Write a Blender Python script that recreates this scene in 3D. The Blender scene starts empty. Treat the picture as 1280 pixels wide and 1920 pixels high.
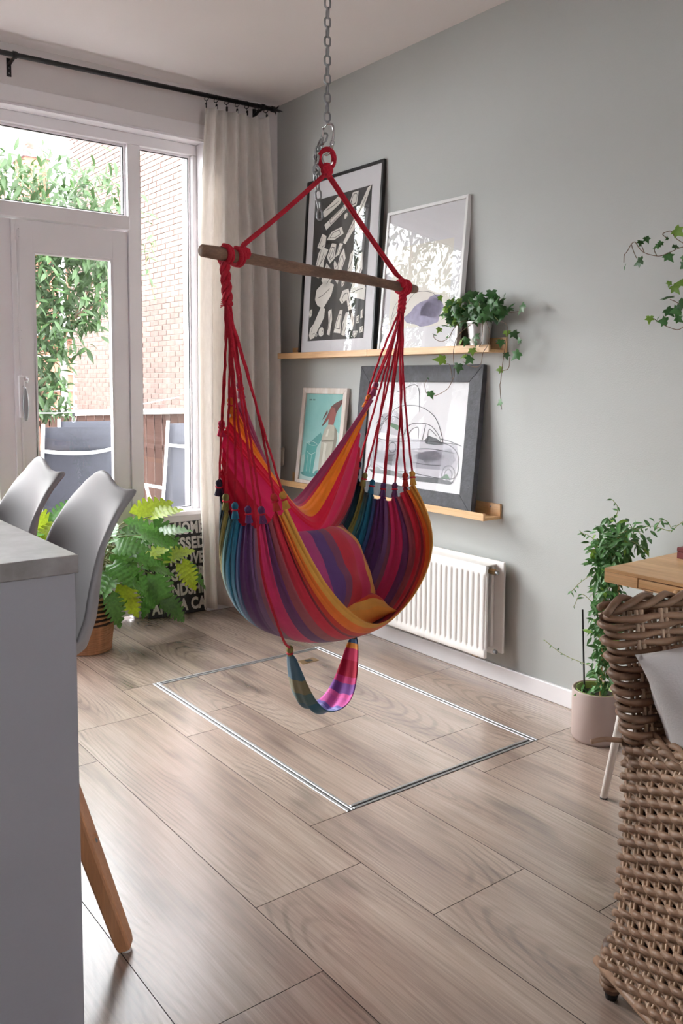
import bpy, bmesh, math, random
from mathutils import Vector, Matrix, noise as mnoise

random.seed(7)
SC = bpy.context.scene
COL = SC.collection
PI = math.pi

# ------------------------------------------------------------------ camera
cam_data = bpy.data.cameras.new('camera')
cam = bpy.data.objects.new('camera', cam_data)
COL.objects.link(cam)
yaw, pitch, roll = 0.652594, 0.084910, 0.005841
fw = Vector((math.sin(yaw)*math.cos(pitch), math.cos(yaw)*math.cos(pitch), -math.sin(pitch)))
rt = Vector((math.cos(yaw), -math.sin(yaw), 0))
up = rt.cross(fw)
r2 = rt*math.cos(roll) + up*math.sin(roll)
u2 = -rt*math.sin(roll) + up*math.cos(roll)
cam.matrix_world = Matrix(((r2.x, u2.x, -fw.x, -2.92285), (r2.y, u2.y, -fw.y, -4.48659), (r2.z, u2.z, -fw.z, 1.375), (0, 0, 0, 1)))
cam_data.sensor_width = 36.0
cam_data.lens = 1598.42/1920*36.0
cam_data.shift_y = -(960-852.96)/1920
cam_data.clip_start = 0.05
SC.camera = cam

# ------------------------------------------------------------------ sky, exposure
world = bpy.data.worlds.new('overcast_sky')
SC.world = world
world.use_nodes = True
bg = world.node_tree.nodes['Background']
bg.inputs['Color'].default_value = (0.965, 0.97, 1.0, 1)
bg.inputs['Strength'].default_value = 14.0
sun_data = bpy.data.lights.new('hazy_sun', 'SUN')
sun_data.energy = 4.5
sun_data.angle = math.radians(24)
sun_data.color = (1.0, 0.97, 0.93)
sun = bpy.data.objects.new('hazy_sun', sun_data)
COL.objects.link(sun)
sun.rotation_euler = Vector((0.36, -0.80, -0.48)).to_track_quat('-Z', 'Y').to_euler()
SC.view_settings.view_transform = 'Standard'
SC.view_settings.look = 'None'
SC.view_settings.gamma = 1.0
SC.view_settings.use_curve_mapping = False
SC.view_settings.exposure = 0.42
SC.cycles.use_denoising = True
SC.cycles.use_adaptive_sampling = True
SC.cycles.adaptive_threshold = 0.035
SC.cycles.max_bounces = 9
SC.cycles.diffuse_bounces = 5
SC.cycles.glossy_bounces = 4
SC.cycles.transparent_max_bounces = 16
SC.cycles.sample_clamp_indirect = 8.0
SC.cycles.caustics_reflective = False
SC.cycles.caustics_refractive = False

# ------------------------------------------------------------------ materials
M = {}
def mat(name, color, rough=0.5, metal=0.0, var=0.0, vscale=8.0, bump=0.0, bscale=40.0, spec=0.5, stretch=(1, 1, 1),
        color2=None, coat=0.0, sheen=0.0, transl=0.0, perobj=0.0):
    m = bpy.data.materials.new(name); m.use_nodes = True
    nt = m.node_tree; N = nt.nodes; Lk = nt.links
    p = N['Principled BSDF']
    p.inputs['Base Color'].default_value = (*color, 1)
    p.inputs['Roughness'].default_value = rough
    p.inputs['Metallic'].default_value = metal
    p.inputs['Specular IOR Level'].default_value = spec
    p.inputs['Coat Weight'].default_value = coat
    p.inputs['Sheen Weight'].default_value = sheen
    tc = N.new('ShaderNodeTexCoord'); mp = N.new('ShaderNodeMapping')
    mp.inputs['Scale'].default_value = stretch
    Lk.new(tc.outputs['Object'], mp.inputs['Vector'])
    csock = None
    if var > 0 or color2:
        nz = N.new('ShaderNodeTexNoise'); nz.inputs['Scale'].default_value = vscale
        nz.inputs['Detail'].default_value = 5.0
        Lk.new(mp.outputs[0], nz.inputs['Vector'])
        rp = N.new('ShaderNodeValToRGB')
        c2 = color2 or tuple(max(0, c*(1-var)) for c in color)
        c1 = color if color2 else tuple(min(1, c*(1+var)) for c in color)
        rp.color_ramp.elements[0].position = 0.32; rp.color_ramp.elements[0].color = (*c2, 1)
        rp.color_ramp.elements[1].position = 0.68; rp.color_ramp.elements[1].color = (*c1, 1)
        Lk.new(nz.outputs['Fac'], rp.inputs['Fac'])
        csock = rp.outputs['Color']
    if perobj > 0:
        oi = N.new('ShaderNodeObjectInfo'); hs = N.new('ShaderNodeHueSaturation')
        mr = N.new('ShaderNodeMapRange'); mr.inputs['To Min'].default_value = 1-perobj; mr.inputs['To Max'].default_value = 1+perobj
        Lk.new(oi.outputs['Random'], mr.inputs['Value']); Lk.new(mr.outputs[0], hs.inputs['Value'])
        hs.inputs['Color'].default_value = (*color, 1)
        if csock: Lk.new(csock, hs.inputs['Color'])
        csock = hs.outputs['Color']
    if csock: Lk.new(csock, p.inputs['Base Color'])
    if bump > 0:
        n2 = N.new('ShaderNodeTexNoise'); n2.inputs['Scale'].default_value = bscale; n2.inputs['Detail'].default_value = 3
        Lk.new(mp.outputs[0], n2.inputs['Vector'])
        bp = N.new('ShaderNodeBump'); bp.inputs['Strength'].default_value = bump; bp.inputs['Distance'].default_value = 0.004
        Lk.new(n2.outputs['Fac'], bp.inputs['Height']); Lk.new(bp.outputs[0], p.inputs['Normal'])
    if transl > 0:
        tr = N.new('ShaderNodeBsdfTranslucent'); mx = N.new('ShaderNodeMixShader'); mx.inputs[0].default_value = transl
        tr.inputs['Color'].default_value = (*color, 1)
        if csock: Lk.new(csock, tr.inputs['Color'])
        out = N['Material Output']
        Lk.new(p.outputs[0], mx.inputs[1]); Lk.new(tr.outputs[0], mx.inputs[2]); Lk.new(mx.outputs[0], out.inputs['Surface'])
    M[name] = m
    return m

def srgb(r, g, b):
    f = lambda c: (c/255/12.92) if c/255 <= 0.04045 else ((c/255+0.055)/1.055)**2.4
    return (f(r), f(g), f(b))

def glass_mat(name, tint=(1, 1, 1), ior=1.5, haze=0.0):
    m = bpy.data.materials.new(name); m.use_nodes = True
    nt = m.node_tree; N = nt.nodes; Lk = nt.links
    N.remove(N['Principled BSDF'])
    t = N.new('ShaderNodeBsdfTransparent'); t.inputs[0].default_value = (*tint, 1)
    g = N.new('ShaderNodeBsdfGlossy'); g.inputs['Roughness'].default_value = 0.0
    lw = N.new('ShaderNodeLayerWeight'); lw.inputs['Blend'].default_value = 0.5
    pw = N.new('ShaderNodeMath'); pw.operation = 'POWER'; pw.inputs[1].default_value = 5.0
    fr = N.new('ShaderNodeMath'); fr.operation = 'MULTIPLY_ADD'
    r0 = ((ior-1)/(ior+1))**2
    fr.inputs[1].default_value = 1-r0; fr.inputs[2].default_value = r0
    Lk.new(lw.outputs['Facing'], pw.inputs[0]); Lk.new(pw.outputs[0], fr.inputs[0])
    mx = N.new('ShaderNodeMixShader')
    Lk.new(fr.outputs[0], mx.inputs[0]); Lk.new(t.outputs[0], mx.inputs[1]); Lk.new(g.outputs[0], mx.inputs[2])
    Lk.new(mx.outputs[0], N['Material Output'].inputs['Surface'])
    M[name] = m
    return m

def wood_mat(name, ca, cb, cc, rough, axis='Y', scale=1.0, knots=True, grain=0.5, bump=0.12, spec=0.5, coat=0.0):
    """plank wood: long grain along one axis, per-object random offset"""
    m = bpy.data.materials.new(name); m.use_nodes = True
    nt = m.node_tree; N = nt.nodes; Lk = nt.links
    p = N['Principled BSDF']
    tc = N.new('ShaderNodeTexCoord'); oi = N.new('ShaderNodeObjectInfo')
    mul = N.new('ShaderNodeVectorMath'); mul.operation = 'SCALE'
    cmb = N.new('ShaderNodeCombineXYZ')
    for i in range(3): Lk.new(oi.outputs['Random'], cmb.inputs[i])
    Lk.new(cmb.outputs[0], mul.inputs[0]); mul.inputs['Scale'].default_value = 37.0
    add = N.new('ShaderNodeVectorMath'); Lk.new(tc.outputs['Object'], add.inputs[0]); Lk.new(mul.outputs[0], add.inputs[1])
    # warp
    wn = N.new('ShaderNodeTexNoise'); wn.inputs['Scale'].default_value = 2.2*scale; wn.inputs['Detail'].default_value = 2
    Lk.new(add.outputs[0], wn.inputs['Vector'])
    wsc = N.new('ShaderNodeVectorMath'); wsc.operation = 'SCALE'; wsc.inputs['Scale'].default_value = 0.05/scale
    Lk.new(wn.outputs['Color'], wsc.inputs[0])
    add2 = N.new('ShaderNodeVectorMath'); Lk.new(add.outputs[0], add2.inputs[0]); Lk.new(wsc.outputs[0], add2.inputs[1])
    def mapped(sx, sy, sz, src):
        q = N.new('ShaderNodeMapping'); s = {'Y': (sx, sy, sz), 'X': (sy, sx, sz), 'Z': (sx, sz, sy)}[axis]
        q.inputs['Scale'].default_value = s; Lk.new(src.outputs[0], q.inputs['Vector']); return q
    broad = N.new('ShaderNodeTexNoise'); broad.inputs['Scale'].default_value = 1.0; broad.inputs['Detail'].default_value = 4
    Lk.new(mapped(7*scale, 1.1*scale, 7*scale, add2).outputs[0], broad.inputs['Vector'])
    rp = N.new('ShaderNodeValToRGB')
    e = rp.color_ramp.elements
    e[0].position = 0.30; e[0].color = (*cc, 1); e[1].position = 0.66; e[1].color = (*ca, 1)
    k = e.new(0.47); k.color = (*cb, 1)
    Lk.new(broad.outputs['Fac'], rp.inputs['Fac'])
    fine = N.new('ShaderNodeTexNoise'); fine.inputs['Scale'].default_value = 1.0; fine.inputs['Detail'].default_value = 6; fine.inputs['Roughness'].default_value = 0.7
    Lk.new(mapped(120*scale, 3*scale, 120*scale, add).outputs[0], fine.inputs['Vector'])
    mr = N.new('ShaderNodeMapRange'); mr.inputs['From Min'].default_value = 0.35; mr.inputs['From Max'].default_value = 0.65
    mr.inputs['To Min'].default_value = 1-grain*0.55; mr.inputs['To Max'].default_value = 1+grain*0.12
    Lk.new(fine.outputs['Fac'], mr.inputs['Value'])
    cm = N.new('ShaderNodeVectorMath'); cm.operation = 'SCALE'
    Lk.new(rp.outputs['Color'], cm.inputs[0]); Lk.new(mr.outputs[0], cm.inputs['Scale'])
    col = cm.outputs[0]
    if knots:
        # cathedral figure: long nested rings round the heart of each plank, only here and there
        off = N.new('ShaderNodeCombineXYZ'); om = N.new('ShaderNodeMath'); om.operation = 'MULTIPLY_ADD'; om.inputs[1].default_value = 1.6; om.inputs[2].default_value = -0.8
        Lk.new(oi.outputs['Random'], om.inputs[0]); Lk.new(om.outputs[0], off.inputs[1])
        ox = N.new('ShaderNodeMath'); ox.operation = 'MULTIPLY_ADD'; ox.inputs[1].default_value = 0.16; ox.inputs[2].default_value = -0.08
        fr_ = N.new('ShaderNodeMath'); fr_.operation = 'FRACT'; om7 = N.new('ShaderNodeMath'); om7.operation = 'MULTIPLY'; om7.inputs[1].default_value = 7.31
        Lk.new(oi.outputs['Random'], om7.inputs[0]); Lk.new(om7.outputs[0], fr_.inputs[0]); Lk.new(fr_.outputs[0], ox.inputs[0]); Lk.new(ox.outputs[0], off.inputs[0])
        ra = N.new('ShaderNodeVectorMath'); Lk.new(tc.outputs['Object'], ra.inputs[0]); Lk.new(off.outputs[0], ra.inputs[1])
        rw = N.new('ShaderNodeVectorMath'); Lk.new(ra.outputs[0], rw.inputs[0]); Lk.new(wsc.outputs[0], rw.inputs[1])
        wv = N.new('ShaderNodeTexWave'); wv.wave_type = 'RINGS'; wv.rings_direction = 'Z'
        wv.inputs['Scale'].default_value = 20.0; wv.inputs['Distortion'].default_value = 2.2; wv.inputs['Detail'].default_value = 3; wv.inputs['Detail Scale'].default_value = 0.6
        Lk.new(mapped(1.0, 0.17, 0.0, rw).outputs[0], wv.inputs['Vector'])
        mk = N.new('ShaderNodeTexNoise'); mk.inputs['Scale'].default_value = 1.0; mk.inputs['Detail'].default_value = 1
        Lk.new(mapped(3.2, 1.3, 3.0, add).outputs[0], mk.inputs['Vector'])
        mm = N.new('ShaderNodeMapRange'); mm.inputs['From Min'].default_value = 0.50; mm.inputs['From Max'].default_value = 0.62; mm.inputs['To Min'].default_value = 0.0; mm.inputs['To Max'].default_value = 0.26
        Lk.new(mk.outputs['Fac'], mm.inputs['Value'])
        dk = N.new('ShaderNodeMapRange'); dk.inputs['From Min'].default_value = 0.0; dk.inputs['From Max'].default_value = 0.42; dk.inputs['To Min'].default_value = 1.0; dk.inputs['To Max'].default_value = 0.0
        Lk.new(wv.outputs['Fac'], dk.inputs['Value'])
        pr_ = N.new('ShaderNodeMath'); pr_.operation = 'MULTIPLY'; Lk.new(dk.outputs[0], pr_.inputs[0]); Lk.new(mm.outputs[0], pr_.inputs[1])
        m1 = N.new('ShaderNodeMath'); m1.operation = 'SUBTRACT'; m1.inputs[0].default_value = 1.0; Lk.new(pr_.outputs[0], m1.inputs[1])
        c3 = N.new('ShaderNodeVectorMath'); c3.operation = 'SCALE'; Lk.new(col, c3.inputs[0]); Lk.new(m1.outputs[0], c3.inputs['Scale'])
        kn = N.new('ShaderNodeTexNoise'); kn.inputs['Scale'].default_value = 1.0; kn.inputs['Detail'].default_value = 2
        Lk.new(mapped(6.5, 1.7, 6.5, add).outputs[0], kn.inputs['Vector'])
        m2 = N.new('ShaderNodeMapRange'); m2.inputs['From Min'].default_value = 0.60; m2.inputs['From Max'].default_value = 0.74
        m2.inputs['To Min'].default_value = 1.0; m2.inputs['To Max'].default_value = 0.55
        Lk.new(kn.outputs['Fac'], m2.inputs['Value'])
        c4 = N.new('ShaderNodeVectorMath'); c4.operation = 'SCALE'; Lk.new(c3.outputs[0], c4.inputs[0]); Lk.new(m2.outputs[0], c4.inputs['Scale'])
        col = c4.outputs[0]
    Lk.new(col, p.inputs['Base Color'])
    p.inputs['Roughness'].default_value = rough; p.inputs['Specular IOR Level'].default_value = spec
    p.inputs['Coat Weight'].default_value = coat; p.inputs['Coat Roughness'].default_value = 0.24; p.inputs['Coat IOR'].default_value = 1.65
    bp = N.new('ShaderNodeBump'); bp.inputs['Strength'].default_value = bump; bp.inputs['Distance'].default_value = 0.002
    Lk.new(fine.outputs['Fac'], bp.inputs['Height']); Lk.new(bp.outputs[0], p.inputs['Normal'])
    M[name] = m
    return m

mat('white_paint', srgb(232, 228, 230), 0.45, var=0.02, vscale=3)
mat('white_gloss', srgb(236, 233, 236), 0.32, var=0.02, vscale=4, coat=0.2)
mat('ceiling_white', srgb(240, 234, 233), 0.9, var=0.015, vscale=2, bump=0.1, bscale=120)
mat('wall_white', srgb(218, 212, 211), 0.85, var=0.015, vscale=2, bump=0.1, bscale=140)
mat('sage_paint', srgb(180, 183, 181), 0.6, var=0.02, vscale=1.5, bump=0.15, bscale=160)
wood_mat('oak_floor', srgb(186, 167, 154), srgb(170, 149, 136), srgb(144, 124, 113), 0.27, spec=1.0, coat=0.6)
wood_mat('bamboo', srgb(228, 188, 140), srgb(216, 172, 122), srgb(200, 154, 106), 0.42, scale=2.0, knots=False, grain=0.35, bump=0.05)
wood_mat('beech', srgb(216, 160, 118), srgb(204, 146, 104), srgb(190, 132, 92), 0.42, axis='Z', scale=2.0, knots=False, grain=0.3, bump=0.05)
wood_mat('bar_wood', srgb(150, 118, 96), srgb(130, 100, 82), srgb(104, 80, 66), 0.6, axis='X', scale=2.0, knots=False, grain=0.5, bump=0.2)
mat('alu', srgb(168, 168, 170), 0.45, metal=0.8, var=0.03, vscale=30)
mat('alu_dark', srgb(40, 40, 44), 0.6)
mat('black_metal', srgb(22, 22, 24), 0.45, var=0.1)
mat('steel', srgb(150, 152, 154), 0.32, metal=0.9, var=0.12, vscale=60)
mat('chrome', srgb(215, 215, 218), 0.12, metal=1.0)
mat('brass', srgb(190, 160, 120), 0.3, metal=0.8)
glass_mat('pane_glass', (0.985, 0.995, 0.99))
glass_mat('picture_glass', (0.99, 0.99, 0.99), ior=1.42)
glass_mat('museum_glass', (0.99, 0.99, 0.99), ior=1.12)
mat('rubber', srgb(30, 30, 32), 0.7)

# ------------------------------------------------------------------ geometry helpers
WM = {}     # world matrix of every object built
def link(name, data, W, parent=None):
    o = bpy.data.objects.new(name, data)
    COL.objects.link(o)
    if parent is not None:
        o.parent = parent
        o.matrix_parent_inverse = WM[parent.name].inverted()
    o.matrix_basis = W
    WM[o.name] = W.copy()
    return o

def tag(o, label=None, cat=None, group=None, kind=None):
    if label: o['label'] = label
    if cat: o['category'] = cat
    if group: o['group'] = group
    if kind: o['kind'] = kind
    return o

def thing(name, loc, label, cat, group=None):
    o = link(name, None, Matrix.Translation(Vector(loc)))
    o.empty_display_size = 0.05
    return tag(o, label, cat, group)

class G:
    def __init__(s): s.V = []; s.F = []; s.uv = None; s.mi = None
    def add(s, V, F):
        n = len(s.V); s.V += [Vector(v) for v in V]; s.F += [tuple(i+n for i in f) for f in F]; return s
    def box(s, lo, hi):
        x0, y0, z0 = lo; x1, y1, z1 = hi
        if x1 < x0: x0, x1 = x1, x0
        if y1 < y0: y0, y1 = y1, y0
        if z1 < z0: z0, z1 = z1, z0
        return s.add([(x0,y0,z0),(x1,y0,z0),(x1,y1,z0),(x0,y1,z0),(x0,y0,z1),(x1,y0,z1),(x1,y1,z1),(x0,y1,z1)],
                     [(0,3,2,1),(4,5,6,7),(0,1,5,4),(1,2,6,5),(2,3,7,6),(3,0,4,7)])
    def obox(s, c, ax, ay, az):
        """oriented box: centre and three half vectors"""
        c, ax, ay, az = Vector(c), Vector(ax), Vector(ay), Vector(az)
        P = [c+ax*i+ay*j+az*k for k in (-1, 1) for i, j in ((-1,-1),(1,-1),(1,1),(-1,1))]
        return s.add(P, [(0,3,2,1),(4,5,6,7),(0,1,5,4),(1,2,6,5),(2,3,7,6),(3,0,4,7)])
    def tube(s, pts, r, n=8, closed=False, caps=True, flat=None):
        pts = [Vector(p) for p in pts]; m = len(pts)
        R = r if isinstance(r, (list, tuple)) else [r]*m
        T = []
        for i in range(m):
            a = pts[(i-1) % m] if (closed or i > 0) else pts[i]
            b = pts[(i+1) % m] if (closed or i < m-1) else pts[i]
            t = b-a
            T.append(t.normalized() if t.length > 1e-9 else Vector((0, 0, 1)))
        ref = Vector((0, 0, 1)) if abs(T[0].z) < 0.9 else Vector((1, 0, 0))
        nrm = (ref - T[0]*ref.dot(T[0])).normalized()
        V = []; base = len(s.V)
        for i in range(m):
            nrm = nrm - T[i]*nrm.dot(T[i])
            if nrm.length < 1e-6: nrm = T[i].orthogonal()
            nrm.normalize(); bi = T[i].cross(nrm)
            for k in range(n):
                a = 2*PI*k/n
                V.append(pts[i] + (nrm*math.cos(a)*(flat or 1) + bi*math.sin(a))*R[i])
        F = []
        for i in range(m if closed else m-1):
            j = (i+1) % m
            for k in range(n):
                l = (k+1) % n
                F.append((i*n+k, i*n+l, j*n+l, j*n+k))
        if caps and not closed:
            F.append(tuple(range(n-1, -1, -1))); F.append(tuple((m-1)*n+k for k in range(n)))
        return s.add(V, F)
    def lathe(s, prof, c=(0, 0, 0), n=32, axis='Z', close=False):
        c = Vector(c); V = []
        for r, h in prof:
            for k in range(n):
                a = 2*PI*k/n
                p = Vector((r*math.cos(a), r*math.sin(a), h))
                if axis == 'X': p = Vector((p.z, p.x, p.y))
                if axis == 'Y': p = Vector((p.y, p.z, p.x))
                V.append(c+p)
        F = []; m = len(prof)
        for i in range(m-1 if not close else m):
            j = (i+1) % m
            for k in range(n):
                l = (k+1) % n
                F.append((i*n+k, i*n+l, j*n+l, j*n+k))
        if not close:
            if prof[0][0] > 1e-6: F.append(tuple(range(n-1, -1, -1)))
            if prof[-1][0] > 1e-6: F.append(tuple((m-1)*n+k for k in range(n)))
        return s.add(V, F)
    def grid(s, P, nu, nv, wrapu=False):
        """P[i*nv+j]"""
        F = []
        for i in range(nu if wrapu else nu-1):
            i2 = (i+1) % nu
            for j in range(nv-1):
                F.append((i*nv+j, i2*nv+j, i2*nv+j+1, i*nv+j+1))
        return s.add(P, F)
    def extrude(s, poly, depth):
        """poly: 3D points of a planar outline, depth: vector"""
        n = len(poly); d = Vector(depth)
        P = [Vector(p) for p in poly] + [Vector(p)+d for p in poly]
        F = [tuple(range(n-1, -1, -1)), tuple(range(n, 2*n))] + [(i, (i+1) % n, n+(i+1) % n, n+i) for i in range(n)]
        return s.add(P, F)
    def mesh(s, name, smooth=False, origin=None):
        if origin is None:
            lo = [min(v[i] for v in s.V) for i in range(3)]; hi = [max(v[i] for v in s.V) for i in range(3)]
            origin = Vector([(a+b)/2 for a, b in zip(lo, hi)])
        me = bpy.data.meshes.new(name)
        me.from_pydata([v-origin for v in s.V], [], s.F)
        me.update()
        return me, origin
    def build(s, name, material, parent=None, smooth=False, bevel=0.0, seg=2, solid=0.0, subd=0, mods=None, fix=True):
        me, o = s.mesh(name)
        if fix or bevel > 0:
            bm = bmesh.new(); bm.from_mesh(me)
            bmesh.ops.remove_doubles(bm, verts=bm.verts, dist=1e-5)
            if bevel > 0:
                ed = [e for e in bm.edges if len(e.link_faces) == 2 and e.calc_face_angle(0) > 0.5]
                bmesh.ops.bevel(bm, geom=ed, offset=bevel, segments=seg, affect='EDGES', profile=0.5, clamp_overlap=True)
            bmesh.ops.recalc_face_normals(bm, faces=bm.faces)
            bm.to_mesh(me); bm.free()
        if smooth:
            for p in me.polygons: p.use_smooth = True
        mats = material if isinstance(material, (list, tuple)) else [material]
        for q in mats: me.materials.append(M[q])
        ob = link(name, me, Matrix.Translation(o), parent)
        if solid:
            md = ob.modifiers.new('thick', 'SOLIDIFY'); md.thickness = solid; md.offset = 0
        if subd:
            md = ob.modifiers.new('sub', 'SUBSURF'); md.levels = subd; md.render_levels = subd
        return ob

def box(name, lo, hi, material, parent=None, bevel=0.0, **k):
    return G().box(lo, hi).build(name, material, parent, bevel=bevel, **k)

def struct(o):
    o['kind'] = 'structure'; return o

def crv(pts, n=8, closed=False):
    """Catmull-Rom through points"""
    P = [Vector(p) for p in pts]; out = []; m = len(P)
    for i in range(m if closed else m-1):
        p0 = P[(i-1) % m] if (closed or i > 0) else P[0]*2-P[1]
        p1 = P[i]; p2 = P[(i+1) % m]
        p3 = P[(i+2) % m] if (closed or i < m-2) else P[-1]*2-P[-2]
        for k in range(n):
            t = k/n
            out.append(0.5*((2*p1)+(-p0+p2)*t+(2*p0-5*p1+4*p2-p3)*t*t+(-p0+3*p1-3*p2+p3)*t**3))
    if not closed: out.append(P[-1])
    return out

def lerp(a, b, t): return a+(b-a)*t
def interp(tab, x):
    """piecewise-smooth table: list of (x, value or tuple)"""
    if x <= tab[0][0]: return tab[0][1]
    for (x0, a), (x1, b) in zip(tab, tab[1:]):
        if x <= x1:
            t = (x-x0)/(x1-x0)
            if isinstance(a, tuple): return tuple(lerp(p, q, t) for p, q in zip(a, b))
            return lerp(a, b, t)
    return tab[-1][1]

def frame_matrix(pos, d, nrm, s=1.0):
    """local +Y along d, local +Z near nrm"""
    d = Vector(d).normalized(); n = Vector(nrm)
    n = n - d*n.dot(d)
    if n.length < 1e-5: n = d.orthogonal()
    n.normalize(); x = d.cross(n)
    m = Matrix(((x.x, d.x, n.x, pos[0]), (x.y, d.y, n.y, pos[1]), (x.z, d.z, n.z, pos[2]), (0, 0, 0, 1)))
    return m @ Matrix.Diagonal((s, s, s, 1))

def shared(g, name, material, smooth=False):
    me = bpy.data.meshes.new(name); me.from_pydata(g.V, [], g.F); me.update()
    me.materials.append(M[material])
    if smooth:
        for p in me.polygons: p.use_smooth = True
    return me

# ================================================================== SETTING
H = 3.04
WIN_Y = 0.09      # inner face of the window joinery
mat('floor_gap', srgb(52, 42, 38), 0.9)
floor = struct(box('floor', (-5.0, -8.0, -0.12), (0.0, 0.30, -0.016), 'floor_gap'))
HX0, HX1, HY0, HY1 = -1.305, -0.370, -2.412, -0.962     # hatch opening
PW = 0.3535; PL = 1.385
JOINT = {-1: -2.964, 0: -2.664, 1: -2.965, 2: -3.215, 3: -2.48, 4: -1.608}
def plank(x0, x1, y0, y1, parent, z=0.0):
    g = 0.0011
    if x1-x0 < 0.012 or y1-y0 < 0.012: return
    o = box('plank', (x0+g, y0+g, z-0.015), (x1-g, y1-g, z), ['oak_floor', 'floor_gap'], parent)
    for f in o.data.polygons:
        if abs(f.normal.z) < 0.5: f.material_index = 1      # sawn edges
def cut_rows(x_lo, x_hi, y_lo, y_hi, parent, joints, hole=None):
    k0 = math.floor((x_lo+1.804)/PW)
    k = k0
    while -1.804+k*PW < x_hi-1e-4:
        a = max(x_lo, -1.804+k*PW); b = min(x_hi, -1.804+(k+1)*PW)
        j = joints.get(k, -2.0+0.37*((k*7) % 5))
        n = math.floor((y_lo-j)/PL)
        while j+n*PL < y_hi-1e-4:
            c = max(y_lo, j+n*PL); d = min(y_hi, j+(n+1)*PL); n += 1
            if hole and a < hole[1] and b > hole[0] and c < hole[3] and d > hole[2]:
                if c < hole[2]: plank(a, b, c, hole[2], parent)
                if d > hole[3]: plank(a, b, hole[3], d, parent)
                cc, dd = max(c, hole[2]), min(d, hole[3])
                if a < hole[0]: plank(a, hole[0], cc, dd, parent)
                if b > hole[1]: plank(hole[1], b, cc, dd, parent)
            else:
                plank(a, b, c, d, parent)
        k += 1
cut_rows(-5.0, 0.0, -8.0, 0.10, floor, JOINT, (HX0, HX1, HY0, HY1))

# floor hatch: aluminium rails around a lift-out panel of planks
hatch = thing('floor_hatch', ((HX0+HX1)/2, (HY0+HY1)/2, 0), 'rectangular floor hatch with thin aluminium edge rails set flush in the oak planks', 'floor hatch')
RW = 0.030
cut_rows(HX0+RW, HX1-RW, HY0+RW, HY1-RW, hatch, {1: -1.41, 2: -1.823, 3: -2.17, 4: -1.608})
def rail(name, lo, hi, along):
    g = G()
    x0, y0 = lo; x1, y1 = hi
    if along == 'Y':
        w = x1-x0
        for a, b in ((x0, x0+w*0.38), (x0+w*0.62, x1)): g.box((a, y0, -0.015), (b, y1, 0.0025))
    else:
        w = y1-y0
        for a, b in ((y0, y0+w*0.38), (y0+w*0.62, y1)): g.box((x0, a, -0.015), (x1, b, 0.0025))
    o = g.build(name, 'alu', hatch, bevel=0.0015, seg=1)
    d = G()
    if along == 'Y': d.box((x0+w*0.38, y0, -0.015), (x0+w*0.62, y1, -0.001))
    else: d.box((x0, y0+w*0.38, -0.015), (x1, y0+w*0.62, -0.001))
    d.build('rubber_seal', 'alu_dark', o)
rail('edge_rail', (HX0, HY0), (HX0+RW, HY1), 'Y')
rail('edge_rail', (HX1-RW, HY0), (HX1, HY1), 'Y')
rail('edge_rail', (HX0+RW, HY0), (HX1-RW, HY0+RW), 'X')
rail('edge_rail', (HX0+RW, HY1-RW), (HX1-RW, HY1), 'X')
g = G().box((-0.60, -1.145, 0.0005), (-0.50, -1.095, 0.003))
pl = g.build('pull_plate', 'brass', hatch, bevel=0.001)
box('finger_slot', (-0.565, -1.135, 0.0028), (-0.53, -1.108, 0.0036), 'rubber', pl)

ceiling = struct(box('ceiling', (-5.0, -8.0, H), (0.0, 0.30, H+0.12), 'ceiling_white'))
wall_right = struct(box('wall_right', (0.0, -8.0, -0.12), (0.25, 0.30, H+0.12), 'sage_paint'))
wall_left = struct(box('wall_left', (-5.25, -8.0, -0.12), (-5.0, 0.30, H+0.12), 'wall_white'))
XR, XL = -0.49, -3.42           # joinery opening
g = G()
g.box((-5.0, 0, 2.765), (0.0, 0.30, H)); g.box((XR, 0, -0.1), (0.0, 0.30, 2.765)); g.box((-5.0, 0, -0.1), (XL, 0.30, 2.765))
wall_far = struct(g.build('wall_far', 'wall_white'))
# unseen wall behind the viewer, with a window added for fill light
WX0, WX1, WZ0, WZ1 = -2.35, -1.25, 0.95, 2.40
g = G()
g.box((-5.0, -8.25, -0.12), (0.0, -8.0, WZ0)); g.box((-5.0, -8.25, WZ1), (0.0, -8.0, H))
g.box((-5.0, -8.25, WZ0), (WX0, -8.0, WZ1)); g.box((WX1, -8.25, WZ0), (0.0, -8.0, WZ1))
wall_near = struct(g.build('wall_near', 'wall_white', fix=False))
g = G()
for x in (WX0, (WX0+WX1)/2-0.03, WX1-0.06): g.box((x, -8.16, WZ0+0.06), (x+0.06, -8.08, WZ1-0.06))
g.box((WX0, -8.16, WZ0), (WX1, -8.08, WZ0+0.06)); g.box((WX0, -8.16, WZ1-0.06), (WX1, -8.08, WZ1))
w4 = struct(g.build('window_fill_near', 'white_gloss'))
box('pane', (WX0+0.06, -8.125, WZ0+0.06), (WX1-0.06, -8.12, WZ1-0.06), 'pane_glass', w4)

# baseboards
def bb(name, lo, hi, axis):
    g = G(); (x0, y0), (x1, y1) = lo, hi
    g.box((x0, y0, 0), (x1, y1, 0.079))
    return struct(g.build(name, 'white_gloss', bevel=0.004))
bb('baseboard_right', (-0.016, -8.0), (0.0, 0.0), 'Y')
bb('baseboard_far', (XR+0.03, -0.016), (-0.017, 0.0), 'X')

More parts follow.
